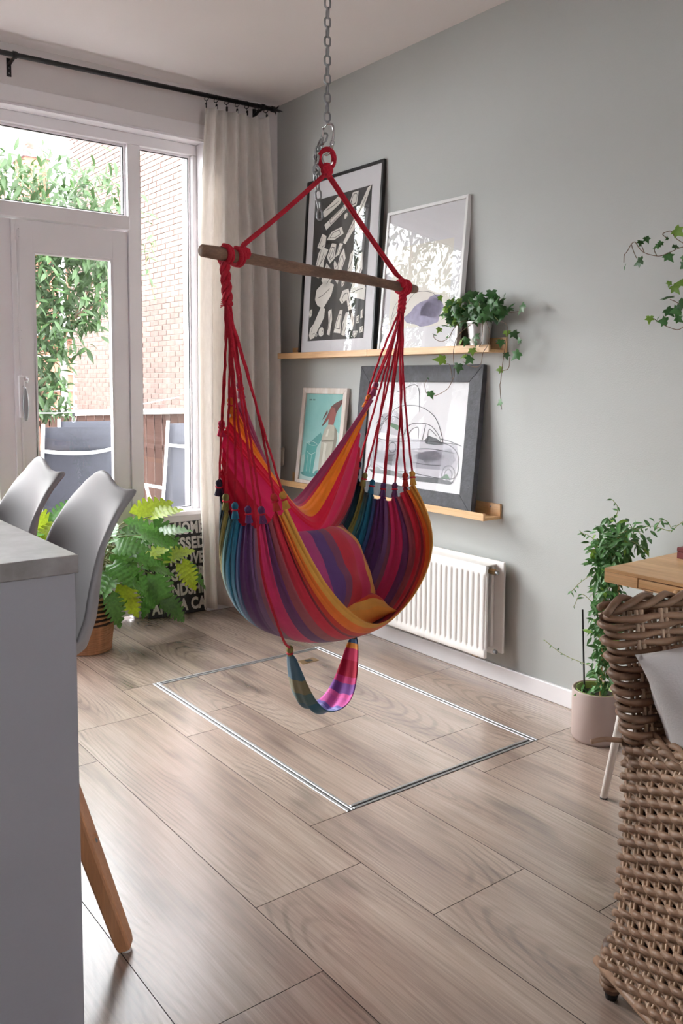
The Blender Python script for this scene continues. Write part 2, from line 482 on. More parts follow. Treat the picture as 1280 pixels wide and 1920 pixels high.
# casing round the joinery
g = G()
g.box((XL-0.07, -0.014, 2.755), (XR+0.07, 0.0, 2.838)); g.box((XR-0.005, -0.014, 0), (XR+0.07, 0.0, 2.755)); g.box((XL-0.07, -0.014, 0), (XL+0.005, 0.0, 2.755))
struct(g.build('trim_1', 'white_paint', bevel=0.004))
g = G()     # reveal lining, set at a slight splay
g.box((XL, -0.004, 2.745), (XR, 0.16, 2.765)); g.box((XR-0.012, -0.004, 0), (XR, 0.16, 2.745)); g.box((XL, -0.004, 0), (XL+0.012, 0.16, 2.745))
struct(g.build('trim_2', 'white_gloss', bevel=0.002))
# mullions, transom bar and head of the frame
Y0, Y1 = WIN_Y, 0.16
g = G()
g.box((-0.930, Y0, 0), (-0.856, Y1, 2.6855)); g.box((-2.244, Y0, 0), (-2.170, Y1, 2.6855))
g.box((XL+0.012, Y0, 2.686), (XR-0.012, Y1, 2.745))
g.box((XR-0.040, Y0, 0), (XR-0.0125, Y1, 2.6855)); g.box((XL+0.0125, Y0, 0), (XL+0.04, Y1, 2.6855))
struct(g.build('trim_3', 'white_gloss', bevel=0.003))
g = G().box((-2.172, 0.068, 2.212), (-0.928, Y1, 2.288))
struct(g.build('trim_4', 'white_gloss', bevel=0.005))

def sash(name, x0, x1, z0, z1, yg=0.128, rim=0.012):
    """fixed light: bead frame with a pane"""
    g = G()
    g.box((x0, Y0+0.03, z0), (x0+rim, Y1, z1)); g.box((x1-rim, Y0+0.03, z0), (x1, Y1, z1))
    g.box((x0+rim, Y0+0.03, z0), (x1-rim, Y1, z0+rim)); g.box((x0+rim, Y0+0.03, z1-rim), (x1-rim, Y1, z1))
    f = struct(g.build(name, 'white_gloss', bevel=0.002))
    box('pane', (x0+rim, yg, z0+rim), (x1-rim, yg+0.004, z1-rim), 'pane_glass', f)
    s = G(); t = 0.004
    s.box((x0+rim, yg-0.004, z0+rim), (x0+rim+t, yg, z1-rim)); s.box((x1-rim-t, yg-0.004, z0+rim), (x1-rim, yg, z1-rim))
    s.box((x0+rim, yg-0.004, z1-rim-t), (x1-rim, yg, z1-rim)); s.box((x0+rim, yg-0.004, z0+rim), (x1-rim, yg, z0+rim+t))
    s.build('glazing_seal', 'rubber', f)
    return f
sash('window_1', -2.170, -0.930, 2.288, 2.686)
sash('window_2', -0.856, XR-0.040, 0.612, 2.686)
sash('window_fill_left', -3.38, -2.244, 0.612, 2.686)  # unseen glazing, added and widened to let more daylight in
# sill boards and apron panels under the side lights
for nm, x0, x1 in (('trim_5', -0.872, XR-0.001), ('trim_6', XL+0.001, -2.228)):
    g = G()
    g.box((x0, 0.03, 0.585), (x1, 0.16, 0.612)); g.box((x0+0.005, 0.06, 0.545), (x1-0.005, 0.16, 0.585))
    g.box((x0+0.018, 0.095, 0.0), (x1-0.03, 0.16, 0.545))
    struct(g.build(nm, 'white_gloss', bevel=0.004))
    
# glazed garden doors
def door(name, x0, x1):
    zt, zb, zg = 2.205, 0.02, 0.56
    st = 0.086
    g = G(); yi, yo = 0.098, 0.145
    g.box((x0, yi, zb), (x0+st, yo, zt)); g.box((x1-st, yi, zb), (x1, yo, zt))
    g.box((x0+st, yi, zt-0.155), (x1-st, yo, zt)); g.box((x0+st, yi, zb), (x1-st, yo, 0.14)); g.box((x0+st, yi, zg-0.09), (x1-st, yo, zg))
    d = struct(g.build(name, 'white_gloss', bevel=0.003))
    p = G().box((x0+st, yi+0.014, 0.14), (x1-st, yo-0.01, zg-0.09)); p.build('panel', 'white_gloss', d)
    def bead(a, b, c, e, w):
        q = G()
        q.box((a, yi+0.004, c), (a+w, yo-0.012, e)); q.box((b-w, yi+0.004, c), (b, yo-0.012, e))
        q.box((a+w, yi+0.004, c), (b-w, yo-0.012, c+w)); q.box((a+w, yi+0.004, e-w), (b-w, yo-0.012, e))
        return q
    bead(x0+st-0.003, x1-st+0.003, zg-0.003, zt-0.152, 0.016).build('glazing_bead', 'white_gloss', d, bevel=0.004)
    bead(x0+st-0.003, x1-st+0.003, 0.137, zg-0.087, 0.03).build('panel_moulding', 'white_gloss', d, bevel=0.008)
    box('pane', (x0+st+0.01, 0.121, zg+0.01), (x1-st-0.01, 0.125, zt-0.165), 'pane_glass', d)
    return d
D1 = door('door_1', -1.545, -0.934)
D2 = door('door_2', -2.166, -1.557)
box('cover_strip', (-1.572, 0.080, 0.02), (-1.545, 0.098, 2.20), 'white_gloss', D2, bevel=0.004)
for z in (2.135, 1.615, 0.4):
    h = G().box((-1.556, 0.085, z-0.035), (-1.528, 0.0975, z+0.035)).build('hinge', 'white_gloss', D1, bevel=0.002)
    G().tube([(-1.549, 0.084, z-0.038), (-1.549, 0.084, z+0.038)], 0.006, 10).build('hinge_pin', 'white_gloss', h, smooth=True)
    q = G()
    for dz in (-0.02, 0.02): q.lathe([(0.0, -0.0008), (0.003, -0.0008), (0.003, 0.0008), (0.0, 0.0008)], (-1.534, 0.085, z+dz), 8, 'Y')
    q.build('screw', 'steel', h)
mat('handle_grey', srgb(150, 152, 154), 0.4, metal=0.3)
G().tube([(-1.538, 0.088, 0.10), (-1.538, 0.088, 2.15)], 0.0065, 10).build('bolt_rod', 'white_gloss', D1, smooth=True)
lk = box('lock_case', (-1.556, 0.062, 1.18), (-1.528, 0.0975, 1.40), 'white_gloss', D1, bevel=0.004)
G().lathe([(0.0, -0.004), (0.010, -0.004), (0.010, 0.004), (0.0, 0.004)], (-1.524, 0.068, 1.385), 16, 'Y').build('key_cylinder', 'chrome', lk)
G().tube(crv([(-1.524, 0.060, 1.385), (-1.519, 0.052, 1.395), (-1.512, 0.05, 1.38), (-1.515, 0.052, 1.362), (-1.524, 0.056, 1.366)], 5), 0.0018, 6).build('key_ring', 'chrome', lk, smooth=True)
hg = G()
prof = [(1.335, 0.004), (1.315, 0.010), (1.27, 0.0155), (1.22, 0.0155), (1.18, 0.011), (1.165, 0.006)]
hg.grid([(-1.528+r*math.cos(2*PI*k/12), 0.050+r*0.5*math.sin(2*PI*k/12), z) for z, r in prof for k in range(13)], len(prof), 13)
hg.build('door_handle', 'handle_grey', D1, smooth=True, fix=False)
G().tube([(-1.535, 0.066, 1.345), (-1.529, 0.050, 1.335)], 0.005, 8).build('handle_neck', 'chrome', D1, smooth=True)

# ================================================================== CURTAIN AND ROD
rod = thing('curtain_rod', (-0.85, -0.1, 2.97), 'black metal curtain rod with spiked finial above the garden doors', 'curtain rod')
ROD = lambda x: 2.952+(x+1.654)*0.0199
G().tube([(-3.1, -0.1, ROD(-3.1)), (-0.10, -0.1, ROD(-0.10))], 0.0125, 12).build('rod', 'black_metal', rod, smooth=True)
xf = -0.10; zf = ROD(xf)
g = G().lathe([(0, -0.0), (0.017, 0.0), (0.017, 0.022), (0.010, 0.026), (0.0, 0.026)], (xf-0.006, -0.1, zf), 12, 'X')
fin = g.build('finial', 'black_metal', rod, smooth=False)
g = G()
g.tube([(xf+0.02, -0.1, zf), (xf+0.075, -0.1, zf)], [0.010, 0.001], 8)
for k in range(4):
    a = k*PI/2+0.6
    g.tube([(xf+0.02, -0.1, zf), (xf+0.038, -0.1+0.030*math.cos(a), zf+0.030*math.sin(a))], [0.008, 0.0015], 8)
g.build('spike', 'black_metal', fin, smooth=True)
def bracket(x):
    z = ROD(x)
    g = G().box((x-0.011, -0.004, z-0.075), (x+0.011, 0.0, z+0.012))
    b = g.build('bracket', 'black_metal', rod)
    g = G().tube(crv([(x, -0.002, z-0.02), (x, -0.05, z-0.014), (x, -0.1, z-0.008)], 5), 0.008, 8)
    g.tube([(x-0.010, -0.1, z), (x+0.010, -0.1, z)], 0.0175, 12)
    g.build('bracket_arm', 'black_metal', b, smooth=True)
    q = G()
    for dz in (-0.06, -0.035): q.lathe([(0.0, 0.0), (0.004, 0.0), (0.003, -0.002), (0.0, -0.002)], (x, -0.004, z+dz), 8, 'Y')
    q.build('screw', 'steel', b)
bracket(-1.585); bracket(-0.165); bracket(-2.9)

mat('linen', srgb(244, 240, 236), 0.9, var=0.035, vscale=60, bump=0.35, bscale=350, transl=0.48, stretch=(1, 1, 0.3))
curt = thing('curtain', (-0.33, -0.1, 0.0), 'cream linen curtain hanging gathered in the corner beside the window', 'curtain')
nu, nv = 110, 34
P = []
for i in range(nu):
    s = i/(nu-1)
    for j in range(nv):
        t = j/(nv-1)                    # 0 top
        top_l, top_r = -0.545, -0.135
        wl = interp([(0, top_l), (0.12, -0.567), (0.30, -0.600), (0.7, -0.602), (1, -0.572)], t)
        wr = interp([(0, top_r), (0.12, -0.115), (0.30, -0.065), (0.7, -0.055), (1, -0.10)], t)
        ss = s + 0.012*math.sin(2*PI*3*s+1.7*t)
        x = lerp(wl, wr, ss)
        ph = 2*PI*6.0*s + 0.5*math.sin(3*t+4*s)
        amp = 0.022+0.030*min(1, t*2.2)*(0.75+0.25*math.sin(9*s))
        y = -0.10 + amp*math.sin(ph) - 0.010*math.sin(2*PI*2.4*s+2.5*t)
        y = min(y, -0.030 if t > 0.02 else y)
        ztop = ROD(x)-0.052-0.016*(0.5-0.5*math.cos(2*PI*6.0*s))
        zb = 0.035+0.012*math.sin(5*s)
        z = lerp(ztop, zb, t)
        P.append((x, y, z))
cl = G().grid(P, nu, nv).build('cloth', 'linen', curt, smooth=True, fix=False)
md = cl.modifiers.new('thick', 'SOLIDIFY'); md.thickness = 0.0015
for k in range(7):
    s = [0.01, 0.16, 0.33, 0.5, 0.66, 0.83, 0.985][k]
    x = lerp(-0.541, -0.139, s); z = ROD(x)
    yy = -0.10+0.02*math.sin(2*PI*6*s)
    c = Vector((x, -0.1, z-0.008))
    ring = G().tube([c+Vector((0.004*math.sin(a*2), 0.0195*math.cos(a), 0.0195*math.sin(a))) for a in [2*PI*q/20 for q in range(20)]], 0.0022, 6, closed=True).build('curtain_ring', 'black_metal', curt, smooth=True)
    g = G().tube([c+Vector((0, 0, -0.0195)), (x, yy, z-0.042)], 0.0018, 6)
    g.obox((x, yy, z-0.053), (0.004, 0, 0), (0, 0.005, 0), (0, 0, 0.012))
    g.build('clip', 'black_metal', ring)

# rope tie-back on its hook in the corner
mat('cotton_rope', srgb(206, 196, 180), 0.9, bump=0.5, bscale=200)
tie = thing('rope_tieback', (-0.02, -0.075, 0.9), 'knotted off-white rope tie-back hanging on the sage wall in the corner', 'rope')
g = G()
for k in range(3):
    o = 0.012*(k-1)
    g.tube(crv([(-0.012, -0.075+o, 0.965), (-0.030, -0.055+o, 0.94), (-0.034, -0.060+o, 0.885), (-0.030, -0.085+o, 0.862), (-0.034, -0.105+o, 0.885), (-0.030, -0.10+o, 0.935)], 6, closed=True), 0.006, 8, closed=True)
g.build('rope_loops', 'cotton_rope', tie, smooth=True)
G().lathe([(0, -0.014), (0.014, -0.010), (0.018, 0), (0.014, 0.010), (0, 0.014)], (-0.030, -0.08, 0.925), 12, 'Y').build('rope_knot', 'cotton_rope', tie, smooth=True)
G().tube([(0.0, -0.078, 0.972), (-0.03, -0.078, 0.968), (-0.036, -0.078, 0.978)], 0.004, 8).build('hook', 'steel', tie, smooth=True)

# ================================================================== PICTURE LEDGES
def ledge(label, y0, y1, zb, grp):
    """y0 (far) > y1 (near); zb underside"""
    t = thing('picture_ledge', (-0.06, (y0+y1)/2, zb), label, 'shelf', grp)
    box('back_board', (-0.012, y1, zb), (0.0, y0, zb+0.068), 'bamboo', t, bevel=0.001)
    box('shelf_board', (-0.108, y1, zb), (-0.012, y0, zb+0.012), 'bamboo', t, bevel=0.001)
    box('front_lip', (-0.120, y1, zb), (-0.108, y0, zb+0.033), 'bamboo', t, bevel=0.001)
    q = G()
    for yy in (y1+0.055, y0-0.055): q.lathe([(0, -0.0005), (0.004, -0.0005), (0.003, -0.0022), (0, -0.0022)], (-0.012, yy, zb+0.052), 8, 'X')
    q.build('screw', 'steel', t)
    return t
ledge('long bamboo picture ledge near the corner, holding the black framed print', -0.185, -1.030, 1.512, 'upper picture ledges')
ledge('long bamboo picture ledge under the ivy pot, holding the white framed picture', -1.032, -1.880, 1.512, 'upper picture ledges')
ledge('bamboo picture ledge above the radiator, lower of the two rows', -0.185, -1.868, 0.758, 'lower picture ledges')

# ================================================================== PICTURES
mat('frame_black', srgb(20, 20, 22), 0.35, var=0.1)
mat('frame_white', srgb(232, 232, 232), 0.4, var=0.02)
mat('frame_whitewash', srgb(236, 230, 226), 0.7, var=0.06, vscale=25, bump=0.3, bscale=60, stretch=(1, 1, 0.3), color2=srgb(214, 200, 188))
mat('frame_charcoal', srgb(62, 63, 69), 0.65, var=0.25, vscale=30, bump=0.5, bscale=90)
mat('paper_white', srgb(226, 225, 229), 0.8, var=0.01)
mat('paper_cream', srgb(232, 228, 220), 0.8, var=0.02)
mat('ink_black', srgb(38, 37, 37), 0.7, var=0.06, vscale=20)
mat('pencil', srgb(88, 88, 94), 0.85)
mat('wash_light', srgb(194, 192, 200), 0.85, var=0.05, vscale=30)
mat('wash_mid', srgb(156, 154, 164), 0.85, var=0.08, vscale=30)
mat('wash_dark', srgb(110, 112, 116), 0.85, var=0.15, vscale=40)
mat('wash_green', srgb(110, 140, 118), 0.85, var=0.1, vscale=40)
mat('wash_violet', srgb(164, 160, 186), 0.85, var=0.12, vscale=40)
mat('art_teal', srgb(126, 198, 196), 0.6, color2=srgb(170, 222, 218), vscale=4)
mat('art_pale', srgb(206, 228, 224), 0.6, color2=srgb(180, 216, 212), vscale=6)
mat('art_shadow', srgb(92, 168, 168), 0.6)
mat('art_glass', srgb(88, 176, 172), 0.6, var=0.1, vscale=30)
mat('art_bottle', srgb(198, 194, 178), 0.5, var=0.08, vscale=14)
mat('art_bottle_lit', srgb(230, 228, 216), 0.5)
mat('art_bottle_dark', srgb(140, 134, 118), 0.5)
mat('art_red', srgb(158, 84, 76), 0.5, var=0.1, vscale=30)
mat('art_red_dark', srgb(104, 54, 52), 0.5)
mat('mdf', srgb(120, 96, 76), 0.9)

class Pic:
    def __init__(s, name, label, y0, y1, zb, ztop, xb, xt, fwid, fmat, depth=0.02, fdepth=None, glass='picture_glass', paper='paper_white'):
        s.O = Vector((xb, y0, zb)); s.W = abs(y0-y1)
        s.U = Vector((0, -1, 0)); d = Vector((xt-xb, 0, ztop-zb)); s.Hh = d.length; s.Vv = d.normalized()
        s.N = s.Vv.cross(s.U).normalized()
        if s.N.x > 0: s.N = -s.N
        s.t = thing(name, s.p(0.5, 0, 0), label, 'picture')
        fd = fdepth or depth
        f = fwid
        def bar(poly):
            g = G(); g.extrude([s.m(a, b, 0) for a, b in poly], -s.N*fd)
            g.build('frame_bar', fmat, s.t, bevel=0.0015, seg=1)
        W, Hh = s.W, s.Hh
        bar([(0, 0), (W, 0), (W-f, f), (f, f)]); bar([(W, 0), (W, Hh), (W-f, Hh-f), (W-f, f)])
        bar([(W, Hh), (0, Hh), (f, Hh-f), (W-f, Hh-f)]); bar([(0, Hh), (0, 0), (f, f), (f, Hh-f)])
        s.f = f
        G().extrude([s.m(a, b, -0.010) for a, b in ((f, f), (W-f, f), (W-f, Hh-f), (f, Hh-f))], -s.N*0.003).build('paper', paper, s.t)
        s.back = G().extrude([s.m(a, b, -fd+0.002) for a, b in ((f*0.5, f*0.5), (W-f*0.5, f*0.5), (W-f*0.5, Hh-f*0.5), (f*0.5, Hh-f*0.5))], s.N*0.003).build('backing', 'mdf', s.t)
        if glass:
            G().extrude([s.m(a, b, -0.0045) for a, b in ((f, f), (W-f, f), (W-f, Hh-f), (f, Hh-f))], s.N*0.0015).build('glass', glass, s.t)
        s.area = (f, f, W-f, Hh-f)
    def m(s, a, b, n): return s.O+s.U*a+s.Vv*b+s.N*n
    def p(s, u, v, n): return s.m(u*s.W, v*s.Hh, n)
    def set_area(s, u0, v0, u1, v1): s.area = (u0*s.W, v0*s.Hh, u1*s.W, v1*s.Hh)
    def ap(s, u, v, lay):
        a = s.area; return s.m(lerp(a[0], a[2], u), lerp(a[1], a[3], v), -0.0099+0.00035*lay)
    def polys(s, name, material, L, lay=1):
        g = G()
        for po in L: g.add([s.ap(u, v, lay) for u, v in po], [tuple(range(len(po)))])
        o = g.build(name, material, s.t, fix=False)
        return o
    def strokes(s, name, material, L, w=0.002, lay=2, wob=0.0):
        g = G(); rnd = random.Random(3)
        for po in L:
            P = [s.ap(u, v, lay) for u, v in po]
            P = crv(P, 5) if len(P) > 2 else P
            for a, b in zip(P, P[1:]):
                d = b-a
                if d.length < 1e-6: continue
                sd = d.normalized().cross(s.N)*(w/2)
                g.add([a-sd, b-sd, b+sd, a+sd], [(0, 1, 2, 3)])
        return g.build(name, material, s.t, fix=False)

def blob(cx, cy, rx, ry, rot=0, n=10, jit=0.18, seed=0):
    r = random.Random(seed*31+n); out = []
    for k in range(n):
        a = 2*PI*k/n; q = 1+jit*(r.random()*2-1)
        x = rx*q*math.cos(a); y = ry*q*math.sin(a)
        out.append((cx+x*math.cos(rot)-y*math.sin(rot), cy+x*math.sin(rot)+y*math.cos(rot)))
    return out

# 1: black and white linocut of cut-out shapes
p1 = Pic('framed_print', 'tall black framed black and white print of jumbled cut-out shapes', -0.342, -1.030, 1.526, 2.528, -0.082, -0.017, 0.016, 'frame_black', 0.022)
p1.set_area(0.115, 0.085, 0.862, 0.885)
p1.polys('ink_ground', 'ink_black', [[(0, 0), (1, 0), (1, 1), (0, 1)]], 1)
shp = [
 [(0.14,0.90),(0.42,0.985),(0.50,0.965),(0.46,0.93),(0.2,0.86)], [(0.2,0.81),(0.5,0.90),(0.58,0.935),(0.62,0.90),(0.5,0.855),(0.24,0.77)],
 [(0.62,0.90),(0.68,0.985),(0.78,0.985),(0.76,0.895),(0.66,0.88)], [(0.99,1.0),(0.93,0.99),(0.72,0.80),(0.56,0.66),(0.60,0.645),(0.78,0.76),(0.86,0.83)],
 [(0.26,0.70),(0.34,0.75),(0.52,0.77),(0.56,0.72),(0.40,0.69)], [(0.09,0.66),(0.17,0.75),(0.25,0.73),(0.24,0.66),(0.18,0.64)],
 [(0.05,0.47),(0.12,0.62),(0.19,0.66),(0.30,0.63),(0.23,0.56),(0.22,0.47),(0.14,0.44)], [(0.28,0.58),(0.36,0.67),(0.44,0.66),(0.42,0.56),(0.34,0.53)],
 [(0.20,0.42),(0.28,0.54),(0.37,0.49),(0.40,0.42),(0.30,0.36)], [(0.10,0.29),(0.12,0.36),(0.28,0.42),(0.44,0.38),(0.40,0.31),(0.26,0.22),(0.15,0.25)],
 [(0.44,0.42),(0.52,0.58),(0.58,0.62),(0.62,0.55),(0.55,0.46),(0.50,0.38)], [(0.43,0.57),(0.50,0.66),(0.56,0.65),(0.50,0.58)],
 [(0.66,0.45),(0.70,0.57),(0.76,0.60),(0.77,0.50),(0.72,0.42)], [(0.78,0.68),(0.83,0.76),(0.90,0.74),(0.87,0.66),(0.80,0.63)],
 [(0.80,0.44),(0.84,0.56),(0.90,0.57),(0.92,0.46),(0.87,0.40)], [(0.72,0.30),(0.77,0.38),(0.90,0.41),(0.99,0.33),(0.98,0.25),(0.84,0.27)],
 [(0.55,0.27),(0.60,0.33),(0.70,0.34),(0.74,0.28),(0.78,0.20),(0.72,0.19),(0.68,0.26),(0.60,0.24)],
 [(0.02,0.04),(0.04,0.09),(0.10,0.12),(0.22,0.235),(0.30,0.22),(0.29,0.16),(0.18,0.07),(0.12,0.02),(0.05,0.01)],
 [(0.36,0.04),(0.38,0.12),(0.36,0.2),(0.42,0.215),(0.44,0.14),(0.41,0.03)], [(0.48,0.05),(0.52,0.13),(0.57,0.20),(0.62,0.20),(0.60,0.11),(0.60,0.04)],
 [(0.62,0.03),(0.63,0.11),(0.68,0.18),(0.73,0.18),(0.72,0.09),(0.68,0.02)], [(0.77,0.06),(0.77,0.17),(0.82,0.18),(0.83,0.10),(0.80,0.05)],
 [(0.86,0.10),(0.86,0.145),(0.91,0.155),(0.91,0.10)], [(0.93,0.13),(0.93,0.18),(0.97,0.195),(0.975,0.135)], [(0.93,0.035),(0.93,0.075),(0.985,0.08),(0.98,0.04)],
 [(0.82,0.02),(0.82,0.05),(0.90,0.05),(0.88,0.02),(0.85,0.005)], blob(0.25,0.06,0.05,0.032,0,10,0.1,2), blob(0.03,0.2,0.035,0.03,0,7,0.3,4), blob(0.16,0.04,0.022,0.014,0,8,0.1,5),
 blob(0.58,0.84,0.03,0.02,0.4,8,0.2,6), blob(0.45,0.5,0.025,0.05,0.5,8,0.2,7), blob(0.6,0.4,0.03,0.05,-0.4,8,0.25,8)]
p1.polys('print_shapes', 'paper_cream', shp, 2)
ln = []
for i, po in enumerate(shp):
    cx = sum(q[0] for q in po)/len(po); cy = sum(q[1] for q in po)/len(po)
    inn = [(lerp(q[0], cx, 0.38), lerp(q[1], cy, 0.38)) for q in po]
    if i % 3 == 0: ln.append([inn[0], (cx, cy), inn[len(inn)//2]])
    elif i % 3 == 1: ln += [[inn[k], inn[(k+1) % len(inn)]] for k in range(len(inn))]
    else: ln += [[inn[0], inn[1]], [inn[-1], inn[-2]]]
ln += [[(0.66,0.91),(0.69,0.965),(0.755,0.965),(0.735,0.905),(0.66,0.91)], [(0.09,0.52),(0.17,0.64)], [(0.12,0.48),(0.22,0.62)], [(0.24,0.44),(0.3,0.52)], [(0.33,0.56),(0.4,0.64)]]
p1.strokes('ink_lines', 'ink_black', ln, 0.0035, 3)

# 2: white frame with a pale drawing behind glass
p2 = Pic('framed_drawing', 'white framed pale drawing leaning beside the ivy on the upper ledge', -1.064, -1.640, 1.526, 2.246, -0.082, -0.017, 0.016, 'frame_white', 0.03)
p2.set_area(0.11, 0.17, 0.86, 0.74)
p2.polys('drawing_sheet', 'paper_cream', [[(0, 0), (1, 0), (1, 1), (0, 1)]], 1)
p2.polys('violet_patch', 'wash_violet', [blob(0.62, 0.16, 0.30, 0.15, 0.1, 14, 0.2, 3), blob(0.74, 0.24, 0.18, 0.13, 0.3, 11, 0.25, 5)], 2)
p2.strokes('pencil_lines', 'pencil', [[(0.04,0.05),(0.08,0.25),(0.16,0.33),(0.24,0.22),(0.20,0.08)], [(0.06,0.12),(0.14,0.2),(0.22,0.14)], [(0.1,0.03),(0.16,0.14),(0.12,0.28)], [(0.3,0.3),(0.45,0.42),(0.7,0.4),(0.85,0.3)]], 0.002, 3)

# 3: siphon bottle poster in a whitewashed frame
p3 = Pic('framed_poster', 'small whitewashed frame with turquoise poster of a soda siphon and glass', -0.310, -0.738, 0.772, 1.343, -0.085, -0.02, 0.034, 'frame_whitewash', 0.022)
p3.polys('poster_ground', 'art_teal', [[(0, 0), (1, 0), (1, 1), (0, 1)]], 1)
p3.polys('pale_ground', 'art_pale', [[(0, 0), (1, 0), (1, 0.55), (0.8, 0.62), (0.6, 0.52), (0.35, 0.38), (0.12, 0.30), (0, 0.27)]], 2)
p3.polys('cast_shadow', 'art_shadow', [[(0.22,0.44),(0.48,0.56),(0.55,0.50),(0.4,0.38),(0.25,0.33)], blob(0.62,0.09,0.22,0.05,0,12,0.1,1), blob(0.24,0.07,0.2,0.03,0,12,0.1,2)], 3)
p3.polys('drinking_glass', 'art_glass', [[(0.10,0.09),(0.36,0.075),(0.42,0.42),(0.12,0.43)]], 4)
p3.strokes('glass_rim', 'art_pale', [[(0.12,0.43),(0.27,0.45),(0.42,0.42),(0.27,0.405),(0.12,0.43)], [(0.15,0.33),(0.27,0.30),(0.39,0.33)], [(0.18,0.1),(0.19,0.3)], [(0.28,0.09),(0.29,0.3)]], 0.0035, 5)
bot = [(0.50,0.09),(0.62,0.065),(0.80,0.09),(0.86,0.13),(0.93,0.52),(0.90,0.60),(0.80,0.655),(0.66,0.655),(0.58,0.60),(0.52,0.50)]
p3.polys('siphon_bottle', 'art_bottle', [bot], 4)
p3.polys('bottle_shade', 'art_bottle_dark', [[(0.80,0.09),(0.86,0.13),(0.93,0.52),(0.90,0.60),(0.83,0.64),(0.85,0.52),(0.79,0.2)], [(0.53,0.47),(0.92,0.49),(0.92,0.475),(0.53,0.455)], [(0.515,0.125),(0.87,0.15),(0.868,0.138),(0.513,0.112)]], 5)
p3.polys('bottle_light', 'art_bottle_lit', [[(0.58,0.14),(0.64,0.13),(0.67,0.44),(0.60,0.45)], [(0.62,0.52),(0.68,0.52),(0.70,0.61),(0.66,0.60)]], 5)
p3.polys('siphon_head', 'art_red', [[(0.66,0.655),(0.80,0.655),(0.84,0.76),(0.86,0.84),(0.80,0.885),(0.70,0.86),(0.62,0.76),(0.52,0.66),(0.50,0.63),(0.57,0.66),(0.66,0.72)]], 5)
p3.polys('siphon_lever', 'art_red_dark', [[(0.70,0.86),(0.80,0.90),(0.97,0.945),(0.995,0.91),(0.90,0.84),(0.84,0.78),(0.80,0.84)], [(0.62,0.79),(0.56,0.74),(0.49,0.70),(0.52,0.735),(0.60,0.82)], [(0.57,0.66),(0.50,0.63),(0.51,0.655)]], 6)
p3.strokes('small_print', 'ink_black', [[(0.09,0.935),(0.155,0.935)], [(0.09,0.925),(0.155,0.925)], [(0.19,0.935),(0.24,0.935)], [(0.19,0.925),(0.24,0.925)]] + [[(0.09+0.02*k,0.922),(0.09+0.02*k,0.938)] for k in range(4)]+[[(0.19+0.017*k,0.922),(0.19+0.017*k,0.938)] for k in range(4)], 0.0016, 3)

# 4: sketched car in a wide charcoal frame
p4 = Pic('framed_sketch', 'large charcoal framed grey pencil sketch of an old car', -0.862, -1.760, 0.772, 1.462, -0.090, -0.022, 0.083, 'frame_charcoal', 0.03, glass='museum_glass')
p4.polys('car_wash', 'wash_light', [[(0.05,0.28),(0.10,0.42),(0.42,0.47),(0.70,0.45),(0.93,0.43),(0.95,0.25),(0.90,0.13),(0.30,0.10),(0.08,0.14)], [(0.12,0.5),(0.42,0.47),(0.45,0.6),(0.3,0.72),(0.16,0.68)]], 1)
p4.polys('body_wash', 'wash_mid', [[(0.12,0.30),(0.42,0.36),(0.60,0.34),(0.88,0.40),(0.93,0.30),(0.86,0.20),(0.42,0.18),(0.14,0.20)], blob(0.30,0.24,0.1,0.07,0,10,0.3,3), blob(0.70,0.30,0.15,0.05,0.1,10,0.3,4)], 2)
p4.polys('ground_wash', 'wash_dark', [[(0.06,0.12),(0.3,0.13),(0.5,0.11),(0.78,0.12),(0.93,0.10),(0.9,0.075),(0.6,0.065),(0.3,0.085),(0.1,0.09)], [(0.62,0.455),(0.66,0.50),(0.74,0.48),(0.81,0.43),(0.72,0.42),(0.64,0.425)], [(0.10,0.13),(0.16,0.16),(0.2,0.12)]], 3)
p4.polys('green_wash', 'wash_green', [[(0.22,0.61),(0.38,0.57),(0.36,0.52),(0.27,0.56)], [(0.8,0.12),(0.86,0.17),(0.9,0.12)]], 3)
ell = lambda cx, cy, rx, ry: [(cx+rx*math.cos(2*PI*k/14), cy+ry*math.sin(2*PI*k/14)) for k in range(15)]
p4.strokes('pencil_lines', 'pencil', [
 [(0.10,0.44),(0.18,0.62),(0.34,0.76),(0.54,0.77),(0.70,0.68),(0.78,0.52),(0.80,0.44)], [(0.08,0.42),(0.10,0.28),(0.14,0.18),(0.30,0.13),(0.48,0.14),(0.8,0.12),(0.93,0.14),(0.96,0.24),(0.94,0.36),(0.86,0.43),(0.72,0.45)],
 [(0.10,0.44),(0.30,0.42),(0.52,0.44),(0.72,0.45),(0.95,0.44)], [(0.40,0.47),(0.45,0.58),(0.54,0.61),(0.66,0.60),(0.74,0.53),(0.78,0.46)], [(0.60,0.46),(0.62,0.60)], [(0.42,0.44),(0.44,0.20)],
 [(0.14,0.48),(0.2,0.62),(0.30,0.66),(0.38,0.60),(0.4,0.48)], [(0.12,0.52),(0.18,0.60),(0.16,0.66),(0.10,0.58)], [(0.45,0.47),(0.48,0.54),(0.55,0.57),(0.56,0.46)], [(0.65,0.46),(0.66,0.56),(0.74,0.5)],
 ell(0.43,0.17,0.055,0.105), ell(0.44,0.17,0.032,0.065), ell(0.875,0.16,0.06,0.085), ell(0.875,0.16,0.035,0.05), ell(0.06,0.2,0.02,0.06), ell(0.16,0.36,0.035,0.05), ell(0.30,0.36,0.04,0.05),
 [(0.12,0.30),(0.24,0.28),(0.38,0.30)], [(0.14,0.25),(0.26,0.23),(0.38,0.25)], [(0.50,0.36),(0.7,0.38),(0.92,0.36)], [(0.5,0.24),(0.66,0.23),(0.80,0.24)], [(0.3,0.9),(0.5,0.97),(0.55,0.72)], [(0.78,0.48),(0.88,0.46),(0.97,0.43)]], 0.0034, 4)

